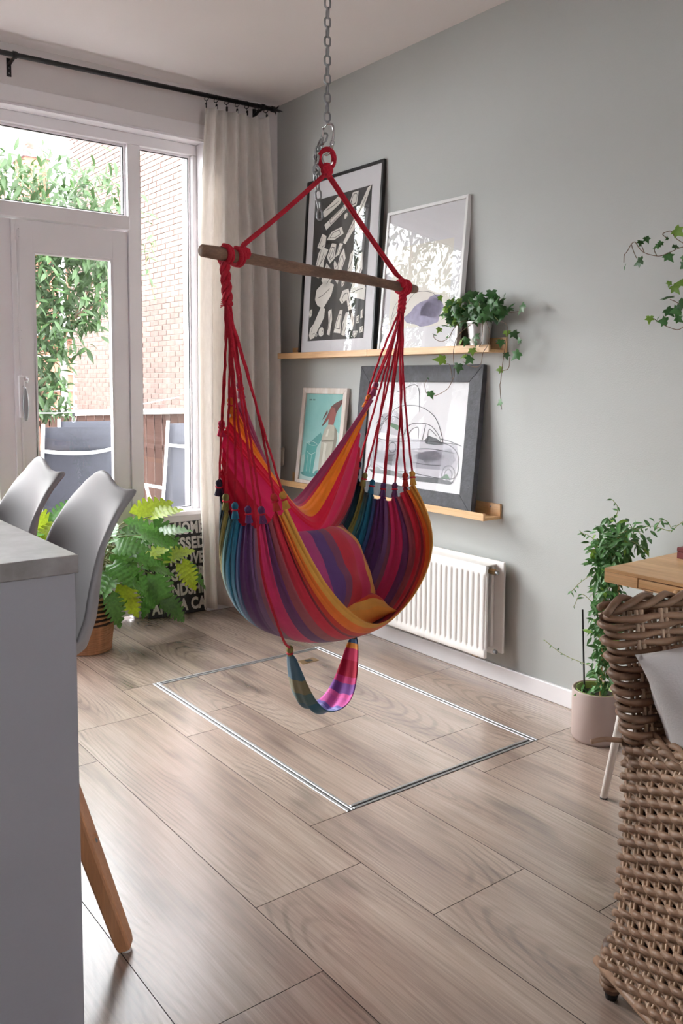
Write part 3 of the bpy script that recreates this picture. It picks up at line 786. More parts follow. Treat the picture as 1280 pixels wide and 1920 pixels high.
# ================================================================== RADIATOR
mat('radiator_white', srgb(238, 236, 234), 0.35, var=0.01)
rad = thing('radiator', (-0.07, -1.42, 0.13), 'white ribbed panel radiator mounted on the sage wall under the lower ledge', 'radiator')
ry0, ry1, rz0, rz1 = -0.955, -1.892, 0.133, 0.556
ny, nz = 27*9+1, 18
P = []
for i in range(ny):
    s = i/(ny-1); y = lerp(ry0, ry1, s)
    for j in range(nz):
        zz = [0, .012, .05, .075, .085, .10, .12, .14, .2, .4, .6, .8, .86, .88, .90, .915, .925, 1][j] if nz == 18 else j/(nz-1)
        z = lerp(rz0, rz1, zz)
        q = (lerp(0.022, 0.915, s)/0.0331) % 1.0
        d = max(0.0, 1-abs(q-0.5)/0.27); d = d*d*(3-2*d)
        e = min(1, max(0, (zz-0.075)/0.035))*min(1, max(0, (0.915-zz)/0.035))
        edge = 0 if 0.028 < s < 0.972 else 0
        x = -0.118+0.0085*d*e + (0.004 if (zz in (0, 1) or i in (0, ny-1)) else 0)
        P.append((x, y, z))
fp = G().grid(P, ny, nz)
fo = fp.build('front_panel', 'radiator_white', rad, smooth=True, fix=False)
md = fo.modifiers.new('thick', 'SOLIDIFY'); md.thickness = 0.004; md.offset = 1
box('panel_edge', (-0.116, ry1-0.001, rz0), (-0.106, ry0, rz1-0.002), 'radiator_white', rad, bevel=0.002)
box('back_panel', (-0.040, -1.925, 0.148), (-0.026, ry0, 0.570), 'radiator_white', rad, bevel=0.003)
box('top_cover', (-0.112, ry1+0.012, 0.548), (-0.038, ry0, 0.556), 'radiator_white', rad, bevel=0.002)
for xx in (-0.098, -0.060):
    fin = G()
    n = 12
    fin.box((xx, ry1+0.02, 0.175), (xx+0.016, ry0-0.005, 0.545))
    fin.build('convector_fin', 'radiator_white', rad)
for zz, lab in ((0.528, 'top'), (0.165, 'bottom')):
    v = G().tube([(-0.080, ry1+0.015, zz), (-0.080, ry1-0.022, zz)], 0.014, 6).build('valve_body', 'brass' if lab == 'top' else 'radiator_white', rad)
    G().tube([(-0.080, ry1-0.02, zz), (-0.080, ry1-0.036, zz)], [0.010, 0.008], 12).build('valve_plug', 'steel', v)
box('drip_clip', (-0.112, ry1+0.05, 0.126), (-0.10, ry1+0.085, 0.134), 'bamboo', rad)
for yy in (-1.15, -1.7):
    box('wall_bracket', (-0.034, yy-0.012, 0.16), (0.0, yy+0.012, 0.52), 'radiator_white', rad)

# ================================================================== HAMMOCK CHAIR
HM = Vector((-1.299, -2.278, 0)); EA = Vector((0.955, 0.296, 0)).normalized(); EB = Vector((EA.y, -EA.x, 0))
def hp(a, b, z): return HM+EA*a+EB*b+Vector((0, 0, z))
ZB = 1.72
mat('red_rope', srgb(196, 24, 52), 0.85, var=0.12, vscale=90, bump=0.9, bscale=260, perobj=0.06)
STR = [(0.00, (158, 62, 98)), (0.050, (196, 40, 72)), (0.062, (232, 130, 38)), (0.130, (214, 28, 64)), (0.20, (214, 40, 96)), (0.245, (188, 24, 56)), (0.30, (92, 30, 70)),
       (0.335, (44, 34, 62)), (0.375, (22, 52, 62)), (0.42, (146, 134, 74)), (0.47, (78, 124, 126)), (0.505, (44, 122, 156)), (0.565, (66, 92, 140)), (0.59, (98, 62, 118)),
       (0.655, (124, 92, 140)), (0.68, (150, 98, 118)), (0.70, (206, 60, 112)), (0.755, (110, 62, 112)), (0.80, (160, 84, 96)), (0.835, (206, 54, 74)), (0.87, (140, 50, 62)),
       (0.880, (204, 62, 52)), (0.910, (232, 122, 52)), (0.948, (222, 164, 76))]
def stripe_mat(name, table, rough=0.8, transl=0.10, rot=False):
    m = bpy.data.materials.new(name); m.use_nodes = True
    nt = m.node_tree; N = nt.nodes; Lk = nt.links; p = N['Principled BSDF']
    uv = N.new('ShaderNodeUVMap'); uv.uv_map = 'UVMap'
    sp = N.new('ShaderNodeSeparateXYZ'); Lk.new(uv.outputs[0], sp.inputs[0])
    tc = N.new('ShaderNodeTexCoord')
    nz = N.new('ShaderNodeTexNoise'); nz.inputs['Scale'].default_value = 420; Lk.new(tc.outputs['Object'], nz.inputs['Vector'])
    ad = N.new('ShaderNodeMath'); ad.operation = 'MULTIPLY_ADD'; ad.inputs[1].default_value = 0.006
    Lk.new(nz.outputs['Fac'], ad.inputs[0]); Lk.new(sp.outputs['Y'], ad.inputs[2])
    sb = N.new('ShaderNodeMath'); sb.operation = 'SUBTRACT'; sb.inputs[1].default_value = 0.003; Lk.new(ad.outputs[0], sb.inputs[0])
    rp = N.new('ShaderNodeValToRGB'); rp.color_ramp.interpolation = 'CONSTANT'
    e = rp.color_ramp.elements
    e[0].position = 0; e[0].color = (*srgb(*table[0][1]), 1)
    e.remove(e[1])
    for pos, c in table[1:]:
        k = e.new(pos); k.color = (*srgb(*c), 1)
    Lk.new(sb.outputs[0], rp.inputs['Fac'])
    # woven thread shading
    n2 = N.new('ShaderNodeTexNoise'); n2.inputs['Scale'].default_value = 26; n2.inputs['Detail'].default_value = 6; Lk.new(tc.outputs['Object'], n2.inputs['Vector'])
    mr = N.new('ShaderNodeMapRange'); mr.inputs['To Min'].default_value = 0.98; mr.inputs['To Max'].default_value = 1.34; Lk.new(n2.outputs['Fac'], mr.inputs['Value'])
    sc = N.new('ShaderNodeVectorMath'); sc.operation = 'SCALE'; Lk.new(rp.outputs['Color'], sc.inputs[0]); Lk.new(mr.outputs[0], sc.inputs['Scale'])
    Lk.new(sc.outputs[0], p.inputs['Base Color'])
    p.inputs['Roughness'].default_value = rough; p.inputs['Sheen Weight'].default_value = 0.25; p.inputs['Specular IOR Level'].default_value = 0.25
    bp = N.new('ShaderNodeBump'); bp.inputs['Strength'].default_value = 0.25; bp.inputs['Distance'].default_value = 0.002
    Lk.new(nz.outputs['Fac'], bp.inputs['Height']); Lk.new(bp.outputs[0], p.inputs['Normal'])
    tr = N.new('ShaderNodeBsdfTranslucent'); Lk.new(sc.outputs[0], tr.inputs['Color'])
    mx = N.new('ShaderNodeMixShader'); mx.inputs[0].default_value = transl
    Lk.new(p.outputs[0], mx.inputs[1]); Lk.new(tr.outputs[0], mx.inputs[2]); Lk.new(mx.outputs[0], N['Material Output'].inputs['Surface'])
    M[name] = m
stripe_mat('hammock_stripe', STR, transl=0.14)

def set_uv(o, uvs):
    me = o.data; l = me.uv_layers.new(name='UVMap')
    for lp in me.loops: l.data[lp.index].uv = uvs[lp.vertex_index]

ham = thing('hammock_chair', hp(0, 0, 0.30), 'rainbow striped fabric hammock chair hanging from a wooden bar on red ropes', 'hammock chair')
# spreader bar
bp_ = [hp(lerp(-0.552, 0.552, i/24), 0, ZB+0.0015*math.sin(i*0.5)) for i in range(25)]
br = [0.0135]+[0.0172+0.0012*math.sin(i*0.9) for i in range(1, 24)]+[0.0135]
br = [0.0165]+br[1:-1]+[0.0145]
G().tube(bp_, br, 16).build('spreader_bar', 'bar_wood', ham, smooth=True, bevel=0.0)
def bar_loop(a, r=0.0215, w=0.0062, turns=2, slope=0.0):
    g = G(); pts = []
    n = 22*turns
    for k in range(n+1):
        t = 2*PI*k/22
        pts.append(hp(a+0.011*(k/n-0.5)*turns+slope*math.cos(t), r*math.sin(t), ZB+r*math.cos(t)))
    g.tube(pts, w, 8)
    return g
APEX = (0.0, 0.0, 2.030)
for sg, at, aloop in ((-1, -0.415, -0.462), (1, 0.452, 0.478)):
    sl = bar_loop(at, 0.0225, 0.0068, 2).build('rope_loop', 'red_rope', ham, smooth=True)
    bar_loop(aloop, 0.0235, 0.0066, 2).build('cord_loop', 'red_rope', ham, smooth=True)
    g = G()
    for off in (-0.0048, 0.0048):
        pts = [hp(lerp(0, at-sg*0.0, t)+0*off, off*(1 if t < 1 else 0)+0.012*(t > 0.97), lerp(APEX[2], ZB+0.020, t)-0.012*math.sin(PI*t)*0.4) for t in [k/14 for k in range(15)]]
        g.tube(pts, 0.0056, 8)
    g.build('suspension_rope', 'red_rope', ham, smooth=True)
    # knot where the rope is tied on the bar
    g = G().lathe([(0, -0.020), (0.012, -0.016), (0.017, -0.004), (0.014, 0.010), (0, 0.018)], hp(at-sg*0.016, 0.014, ZB+0.012), 10)
    g.build('rope_knot', 'red_rope', ham, smooth=True)
g = G().lathe([(0, -0.024), (0.012, -0.02), (0.020, -0.006), (0.020, 0.006), (0.012, 0.020), (0, 0.024)], hp(0, 0, APEX[2]+0.008), 12)
g.build('apex_knot', 'red_rope', ham, smooth=True)
lp_ = [hp(0, 0, 2.072)+r2*0.022*math.cos(t)+Vector((0, 0, 0.030*math.sin(t))) for t in [2*PI*k/24 for k in range(24)]]
G().tube(lp_, 0.0085, 8, closed=True).build('hanging_loop', 'red_rope', ham, smooth=True)

# ---- fabric
KN = [(-0.045, 1.345), (-0.078, 1.300), (-0.112, 1.232), (-0.122, 1.055), (-0.095, 1.015), (-0.060, 0.992), (-0.010, 0.985), (0.040, 0.988), (0.085, 1.028), (0.116, 1.036)]
KA = [0.352, 0.356, 0.360, 0.362, 0.362, 0.360, 0.358, 0.356, 0.353, 0.350]
VK = [0.0, 0.10, 0.205, 0.36, 0.455, 0.54, 0.64, 0.75, 0.875, 0.985]
BT = [(0.0, (-0.150, 0.985)), (0.06, (-0.105, 0.965)), (0.13, (-0.055, 0.938)), (0.21, (-0.020, 0.895)), (0.27, (-0.060, 0.845)), (0.34, (-0.150, 0.765)), (0.43, (-0.205, 0.655)), (0.52, (-0.165, 0.592)),
      (0.62, (-0.075, 0.557)), (0.72, (0.030, 0.548)), (0.82, (0.125, 0.566)), (0.92, (0.205, 0.600)), (1.0, (0.240, 0.648))]
PT = [(0.0, 1.22), (0.12, 1.3), (0.22, 1.55), (0.32, 2.8), (0.42, 4.2), (0.55, 4.4), (0.7, 3.6), (0.85, 2.7), (1.0, 2.15)]
def smooth_tab(tab, x, h=0.025):
    vs = [interp(tab, x+d*h) for d in (-1, -0.5, 0, 0.5, 1)]
    if isinstance(vs[0], tuple): return tuple(sum(q[i] for q in vs)/5 for i in range(len(vs[0])))
    return sum(vs)/5
KTab = list(zip(VK, [(k[0], k[1], a) for k, a in zip(KN, KA)])) + [(1.0, (0.120, 1.025, 0.350))]
def edge(v):
    b, z, a = smooth_tab(KTab, v, 0.004)
    # scallop between knots
    for v0, v1 in zip(VK, VK[1:]):
        if v0 <= v <= v1:
            q = (v-v0)/(v1-v0); z -= (0.034*math.sqrt(max(0, math.sin(PI*q))))*(0.55 if v1 < 0.3 else 1.0)
    return b, z, a
NV, NT = 260, 71
def fab(v, t):
    kb, kz, ka = edge(v); bb_, bz = smooth_tab(BT, v, 0.035); p = smooth_tab(PT, v)
    # parameterise so that samples crowd toward the steep sides
    m = abs(t); aa = math.sin(m*PI/2)**(0.62 if p > 2 else 0.9) if p > 1.6 else m
    aa = lerp(m, math.sin(m*PI/2), min(1, max(0, (p-1.2)/1.0)))
    w = aa**p
    if p < 1.6: w = (math.sqrt(aa*aa+0.02)-math.sqrt(0.02))/(math.sqrt(1.02)-math.sqrt(0.02))
    b = lerp(bb_, kb, w); z = lerp(bz, kz, w)
    bulge = 0.030*math.sin(PI*min(1, w))*(1 if p > 2 else 0.2)
    a = ka*aa + bulge
    if v > 0.6: b += (0.060 if t > 0 else 0.018)*math.sin(PI*min(1, w))*min(1, (v-0.6)/0.25)
    # gathers: pleats that run along the stripes and fade toward the middle
    f = (0.10+0.90*m**2.2)
    pl = math.sin(2*PI*v*31+1.3*math.sin(5*v))*0.6+math.sin(2*PI*v*53+2)*0.4
    d = 0.0085*f*pl + 0.004*mnoise.noise(Vector((v*9, t*2.5, 1.7)))
    fr = min(1.0, max(0.0, 0.5+(v-0.3)*3))
    b += d*(1-0.5*m); z += d*0.5*(1-m); a += d*0.8*m
    # hem rolls back along the front edge, folds over along the back edge
    if v > 0.97: z -= (v-0.97)*0.35*(1-m*0.5)
    return math.copysign(a, t), b, z
P = []; UV = []
for i in range(NV):
    v = i/(NV-1)
    for j in range(NT):
        t = -1+2*j/(NT-1)
        P.append(hp(*fab(v, t))); UV.append((j/(NT-1), v))
fb = G().grid(P, NV, NT).build('fabric_seat', 'hammock_stripe', ham, smooth=True, fix=False)
set_uv(fb, UV)
md = fb.modifiers.new('thick', 'SOLIDIFY'); md.thickness = 0.0018
# ---- cords, knots
def stripe_at(v):
    c = STR[0][1]
    for p_, q in STR:
        if v >= p_: c = q
    return c
for k, v in enumerate(VK):
    c = stripe_at(min(v+0.01, 0.99)); nm = 'knot_cloth_%d' % k
    mat(nm, tuple(x*0.8 for x in srgb(*c)), 0.85, var=0.15, vscale=60, bump=0.5, bscale=120)
for sg in (-1, 1):
    top = Vector(hp(sg*0.468, 0, ZB-0.02)); spl = Vector(hp(sg*0.455, 0.0, 1.585 if sg < 0 else 1.63))
    # braided trunk under the bar
    g = G()
    for q in range(3):
        pts = []
        for i in range(17):
            t = i/16; an = t*9+q*2.094; rr = 0.0085
            c = top.lerp(spl, t)
            pts.append(c+EA*rr*math.cos(an)+EB*rr*math.sin(an))
        g.tube(pts, 0.0075, 6)
    g.build('cord_braid', 'red_rope', ham, smooth=True)
    if sg < 0:
        g = G()
        for q in range(5):
            g.tube([spl+EA*-0.010, spl+EA*(-0.022-0.003*q)+EB*(0.004*q-0.008)+Vector((0, 0, -0.008+0.005*q))], 0.0012, 5)
        g.build('cord_tassel', 'red_rope', ham)
    for k, v in enumerate(VK):
        kb, kz, ka = KN[k][0], KN[k][1], KA[k]
        kp = Vector(hp(sg*(ka+0.004), kb, kz+0.012))
        ax = (spl-kp).normalized()
        # cloth gathered into a bud with its rope whipping
        g = G(); n = 10
        xx = ax.orthogonal().normalized(); yy = ax.cross(xx)
        prof = [(-0.030, 0.012), (-0.012, 0.0085), (-0.004, 0.0068), (0.002, 0.0085), (0.009, 0.0105), (0.016, 0.0085), (0.021, 0.003)]
        g.add([kp+ax*h+(xx*math.cos(2*PI*i/n)+yy*math.sin(2*PI*i/n))*r*(1+0.12*math.cos(3*2*PI*i/n)) for h, r in prof for i in range(n)],
              [(i*n+j, i*n+(j+1) % n, (i+1)*n+(j+1) % n, (i+1)*n+j) for i in range(len(prof)-1) for j in range(n)] + [tuple((len(prof)-1)*n+j for j in range(n))])
        kn = g.build('fabric_knot', 'knot_cloth_%d' % k, ham, smooth=True, fix=False)
        G().tube([kp+ax*(-0.003)+(xx*math.cos(2*PI*i/14)+yy*math.sin(2*PI*i/14))*0.0088 for i in range(14)], 0.0028, 6, closed=True).build('rope_whipping', 'red_rope', kn, smooth=True)
        # cord, a little slack
        s0 = spl+EB*0.006*math.sin(k*2.1)+EA*0.005*math.cos(k*1.7)
        pts = []
        for i in range(19):
            t = i/18; q = s0.lerp(kp+ax*0.014, t)
            q = q+EB*(0.010*math.sin(PI*t)*math.sin(k*1.9+sg))+EA*(sg*-0.008*math.sin(PI*t)*(0.5+0.5*math.cos(k*2.3)))
            q = q+(EB*math.cos(i*2.2)+EA*math.sin(i*2.2))*0.0009
            pts.append(q)
        G().tube(pts, 0.0038, 6).build('cord', 'red_rope', ham, smooth=True)

# ---- foot rest sling
FST = [(0.0, (72, 104, 124)), (0.10, (126, 122, 96)), (0.17, (82, 108, 110)), (0.25, (52, 98, 120)), (0.36, (60, 104, 130)), (0.44, (104, 116, 176)), (0.50, (150, 150, 204)), (0.54, (110, 96, 170)),
       (0.58, (198, 86, 158)), (0.68, (214, 92, 160)), (0.72, (122, 74, 150)), (0.79, (196, 60, 118)), (0.83, (176, 28, 60)), (0.91, (196, 52, 92)), (0.955, (214, 140, 60)), (0.975, (62, 92, 130))]
stripe_mat('footrest_stripe', FST, transl=0.15)
fl = (-0.115, -0.055, 0.505); frt = (0.165, 0.005, 0.505)
P = []; UV = []
n1, n2 = 60, 13
for i in range(n1):
    s = i/(n1-1); x = 2*s-1
    a = lerp(fl[0], frt[0], s)*1.0 + 0.02*math.sin(PI*2*s)*-1
    z0 = lerp(fl[2], frt[2], s); sag = 0.225*(1-abs(x)**2.3)
    bc = lerp(fl[1], frt[1], s)+0.01*math.sin(PI*s)
    hw = 0.010+0.046*min(1, math.sin(PI*s)**0.55*1.05)
    for j in range(n2):
        q = -1+2*j/(n2-1)
        curl = 0.020*(q*q)*math.sin(PI*s)**0.5+0.006*math.sin(q*7+s*9)*math.sin(PI*s)
        nx = -math.copysign(min(1, abs(x)**1.2), x)
        P.append(hp(a+nx*curl*0.9*1.0, bc+q*hw, z0-sag+curl*(1-abs(x)**1.5))); UV.append((j/(n2-1), s))
fr_ = G().grid(P, n1, n2).build('foot_rest', 'footrest_stripe', ham, smooth=True, fix=False); set_uv(fr_, UV)
md = fr_.modifiers.new('thick', 'SOLIDIFY'); md.thickness = 0.003
for e, sg in ((fl, -1), (frt, 1)):
    kp = Vector(hp(e[0], e[1], e[2]+0.006))
    kb = G().lathe([(0, -0.016), (0.008, -0.014), (0.0085, -0.004), (0.0115, 0.004), (0.0105, 0.014), (0.003, 0.021)], kp, 10).build('foot_rest_knot', 'knot_cloth_4', fr_, smooth=True)
    G().tube([kp+Vector((0.0088*math.cos(2*PI*i/12), 0.0088*math.sin(2*PI*i/12), -0.006)) for i in range(12)], 0.003, 6, closed=True).build('rope_whipping', 'red_rope', fr_, smooth=True)
    if sg < 0: path = [hp(-0.466, 0.0, 1.62), hp(-0.42, 0.03, 1.25), hp(-0.402, 0.055, 1.0), hp(-0.395, 0.07, 0.84), hp(-0.330, 0.060, 0.70), hp(-0.20, -0.01, 0.575), kp+Vector((0, 0, 0.012))]
    else: path = [hp(0.466, 0.0, 1.62), hp(0.42, -0.02, 1.25), hp(0.405, -0.03, 1.0), hp(0.40, -0.03, 0.80), hp(0.34, -0.03, 0.64), hp(0.24, -0.005, 0.53), kp+Vector((0, 0, 0.012))]
    G().tube(crv(path, 8), 0.004, 6).build('foot_rest_cord', 'red_rope', ham, smooth=True)

# ---- cushions lying in the seat
PST = [(0.0, (120, 112, 152)), (0.10, (170, 62, 116)), (0.26, (92, 62, 120)), (0.38, (120, 66, 96)), (0.46, (190, 48, 64)), (0.60, (196, 50, 92)), (0.74, (222, 160, 74)), (0.84, (176, 40, 40)), (0.92, (206, 70, 50))]
stripe_mat('cushion_stripe', PST, transl=0.02)
PST2 = [(0.0, (232, 160, 76)), (0.06, (226, 168, 84)), (0.17, (214, 80, 52)), (0.25, (186, 40, 58)), (0.42, (168, 60, 110)), (0.60, (120, 80, 130)), (0.80, (172, 70, 120)), (0.9, (134, 104, 150))]
stripe_mat('cushion_stripe_low', PST2, transl=0.02)
def cushion(name, c, ux, uy, hw, hh, th, material, label, cat, seed=0, n=22, group=None):
    ux = Vector(ux).normalized(); uy = Vector(uy); uy = (uy-ux*uy.dot(ux)).normalized(); un = ux.cross(uy)
    c = Vector(c); P = []; UV = []
    for side in (1, -1):
        for i in range(n):
            for j in range(n):
                u = -1+2*i/(n-1); v = -1+2*j/(n-1)
                ru = math.copysign(abs(u)**0.85, u); rv = math.copysign(abs(v)**0.85, v)
                pin = 1-0.10*(1-abs(rv)**2)*abs(ru)**3; pin2 = 1-0.10*(1-abs(ru)**2)*abs(rv)**3
                t = th*(max(0, (1-ru**2))*max(0, (1-rv**2)))**0.42
                wr = 0.016*mnoise.noise(Vector((ru*2.6+seed, rv*2.6, side*1.3)))*(1 if t > 0 else 0) + 0.004*math.sin(9*ru+4*rv+seed)*(abs(rv)**2)*(1-abs(rv)**6)
                P.append(c+ux*hw*ru*pin+uy*hh*rv*pin2+un*side*(t+wr*min(1, t/0.02))); UV.append((i/(n-1), (ru+1)/2))
    g = G(); F = []
    for s in (0, 1):
        o = s*n*n
        for i in range(n-1):
            for j in range(n-1):
                q = (o+i*n+j, o+(i+1)*n+j, o+(i+1)*n+j+1, o+i*n+j+1)
                F.append(q if s == 0 else q[::-1])
    g.add(P, F)
    o = g.build(name, material, smooth=True, fix=False)
    set_uv(o, UV)
    md = o.modifiers.new('weld', 'WELD'); md.merge_threshold = 0.0008
    return tag(o, label, cat, group)
cushion('cushion', hp(0.035, -0.035, 0.745), EA*1.0+Vector((0, 0, -0.10)), Vector((0, 0, 1))*0.85+EB*-0.50, 0.220, 0.170, 0.110, 'cushion_stripe', 'striped cushion leaning against the back inside the hammock chair', 'cushion', 3, group='cushions in the hammock chair')
cushion('cushion', hp(0.085, -0.005, 0.622), EB*-1.0+EA*0.45+Vector((0, 0, 0.1)), EA*0.9+EB*0.5+Vector((0, 0, 0.12)), 0.150, 0.14, 0.062, 'cushion_stripe_low', 'striped cushion with yellow edge lying at the front of the hammock seat', 'cushion', 8, group='cushions in the hammock chair')

# ================================================================== CHAIN AND CARABINER
def link_mesh(L=0.036, W=0.0245, r=0.0034, n=7):
    pts = []; h = L/2-W/2
    for k in range(9): a = PI*k/8; pts.append((( W/2-r)*math.cos(a), 0, h+(W/2-r)*math.sin(a)))
    for k in range(9): a = PI+PI*k/8; pts.append(((W/2-r)*math.cos(a), 0, -h+(W/2-r)*math.sin(a)))
    g = G().tube(pts, r, n, closed=True)
    return shared(g, 'chain_link', 'steel', True)
LM = link_mesh()
chain = thing('chain', hp(0, 0, H), 'grey steel link chain hanging from the ceiling above the hammock chair', 'chain')
pitch_ = 0.036-2*0.0034*1.12
z = H-0.045; k = 0
while z > 2.185:
    W = Matrix.Translation(hp(0, 0, z)) @ Matrix.Rotation(yaw*-1+0.35+(PI/2 if k % 2 else 0), 4, 'Z')
    link('chain_link', LM, W, chain); z -= pitch_; k += 1
tail = [hp(0, 0, 2.165), hp(0, 0, 2.165)-r2*0.016+Vector((0, 0, -0.05)), hp(0, 0, 2.075)-r2*0.032, hp(0, 0, 2.0)-r2*0.030, hp(0, 0, 1.90)-r2*0.022]
tp = crv(tail, 20)
def walk(pts, step):
    out = []; acc = 0
    for a, b in zip(pts, pts[1:]):
        acc += (b-a).length
        if acc >= step: out.append((b, (b-a).normalized())); acc = 0
    return out
for q, (c, d) in enumerate(walk(tp, pitch_*0.98)):
    W = frame_matrix(c, d, Vector((0.3, 0.5, 0.1))) @ Matrix.Rotation(-PI/2, 4, 'X') @ Matrix.Rotation(q*PI/2+0.5, 4, 'Z')
    link('chain_link', LM, W, chain)
spare = crv([hp(0, 0, 2.150)-r2*0.010, hp(0, 0, 2.105)-r2*0.034+EB*0.010, hp(0, 0, 2.030)-r2*0.044+EB*0.012, hp(0, 0, 1.985)-r2*0.040+EB*0.010], 20)
for q, (c, d) in enumerate(walk(spare, pitch_*0.98)):       # second strand of the spare length
    W = frame_matrix(c, d, Vector((0.3, 0.5, 0.1))) @ Matrix.Rotation(-PI/2, 4, 'X') @ Matrix.Rotation(q*PI/2+1.2, 4, 'Z')
    link('chain_link', LM, W, chain)
hk = G().lathe([(0.0, 0), (0.035, 0), (0.035, -0.006), (0.010, -0.010), (0.0, -0.010)], hp(0, 0, H), 20).build('ceiling_plate', 'steel', chain)
G().tube([hp(0, 0, H-0.024)+r2*0.014*math.cos(t)+Vector((0, 0, 0.016*math.sin(t))) for t in [2*PI*i/18 for i in range(18)]], 0.004, 8, closed=True).build('eye_ring', 'steel', hk, smooth=True)
car = thing('carabiner', hp(0, 0, 2.09), 'polished steel snap hook joining the chain to the red hammock loop', 'carabiner')
cb = Vector(hp(0, 0, 2.135))
out = [(-0.012, 0.030), (0.0, 0.044), (0.016, 0.040), (0.021, 0.020), (0.017, -0.012), (0.010, -0.040), (-0.002, -0.050), (-0.012, -0.042), (-0.014, -0.020)]
G().tube(crv([cb+r2*x+Vector((0, 0, zz)) for x, zz in out], 5), 0.0042, 8).build('hook_body', 'chrome', car, smooth=True)
G().tube([cb+r2*-0.014+Vector((0, 0, -0.020)), cb+r2*-0.012+Vector((0, 0, 0.030))], 0.0036, 8).build('gate', 'chrome', car, smooth=True)
G().tube([cb+r2*0.018+Vector((0, 0, -0.008)), cb+r2*0.012+Vector((0, 0, -0.030))], 0.0075, 8).build('sleeve', 'chrome', car, smooth=True)
G().tube([Vector(hp(0, 0, 2.076))+r2*0.021*math.cos(t)*0.9+up*0.026*math.sin(t)+EB*0.004 for t in [2*PI*i/22 for i in range(22)]], 0.0045, 8, closed=True).build('ring', 'chrome', car, smooth=True)

# ================================================================== KITCHEN ISLAND
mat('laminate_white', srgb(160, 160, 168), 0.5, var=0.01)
mat('laminate_stone', srgb(152, 149, 150), 0.3, spec=0.9, var=0.10, vscale=18, color2=srgb(120, 115, 114))
top = box('worktop', (-3.62, -2.887, 1.004), (-2.338, -0.75, 1.04), 'laminate_stone', bevel=0.0025)
tag(top, 'grey stone-look worktop slab on the white kitchen island', 'worktop')
isl = thing('kitchen_island', (-2.95, -1.65, 0), 'white kitchen island with plain end panel under the grey worktop', 'kitchen island')
box('end_panel', (-3.57, -2.880, 0.0), (-2.343, -2.858, 1.004), 'laminate_white', isl, bevel=0.002)
box('end_panel', (-3.57, -0.805, 0.0), (-2.352, -0.768, 1.004), 'laminate_white', isl, bevel=0.002)
box('plinth', (-3.51, -2.858, 0.0), (-2.80, -0.805, 0.10), 'laminate_white', isl)
box('body', (-3.55, -2.858, 0.10), (-2.78, -0.805, 1.004), 'laminate_white', isl, bevel=0.001)
for k in range(3):
    y0 = -2.848+k*0.675
    d = box('cabinet_door', (-3.572, y0, 0.11), (-3.552, y0+0.668, 0.995), 'laminate_white', isl, bevel=0.002)
    G().tube([(-3.585, y0+0.1, 0.94), (-3.585, y0+0.56, 0.94)], 0.006, 8).build('handle', 'steel', d, smooth=True)

# ================================================================== BAR STOOLS
mat('stool_plastic', srgb(152, 151, 155), 0.55, var=0.01)
def shell_point(s, t):
    f, z, w, cu = interp(SHELL, s)
    e = 0.012
    f0, z0, _, _ = interp(SHELL, max(0, s-e)); f1, z1, _, _ = interp(SHELL, min(1, s+e))
    T = Vector((f1-f0, z1-z0)); T.normalize(); Nn = Vector((-T.y, T.x))
    c = cu*abs(t)**2.4
    ff = f+Nn.x*c; zz = z+Nn.y*c
    yy = w*(t*(1-0.10*abs(t)**3))
    if s > 0.62:
        q = min(1, (s-0.62)/0.38)
        zz -= 0.036*q*q*(0.5-0.5*math.cos(PI*min(1, abs(t)/0.86)))
        ff += 0.040*q*q*abs(t)**5
        yy *= 1+0.05*q*abs(t)**6
    return Vector((ff, yy, zz))
SP = [(-0.225, 0.040, 0.195, 0.02), (-0.195, 0.066, 0.205, 0.035), (-0.12, 0.052, 0.218, 0.06), (-0.03, 0.028, 0.226, 0.085), (0.06, 0.010, 0.230, 0.085), (0.145, 0.016, 0.236, 0.080), (0.205, 0.052, 0.240, 0.070), (0.232, 0.130, 0.236, 0.062),
      (0.244, 0.215, 0.226, 0.060), (0.256, 0.300, 0.210, 0.052), (0.270, 0.380, 0.190, 0.034), (0.292, 0.462, 0.165, 0.010)]
SHELL = [(i/(len(SP)-1), p) for i, p in enumerate(SP)]
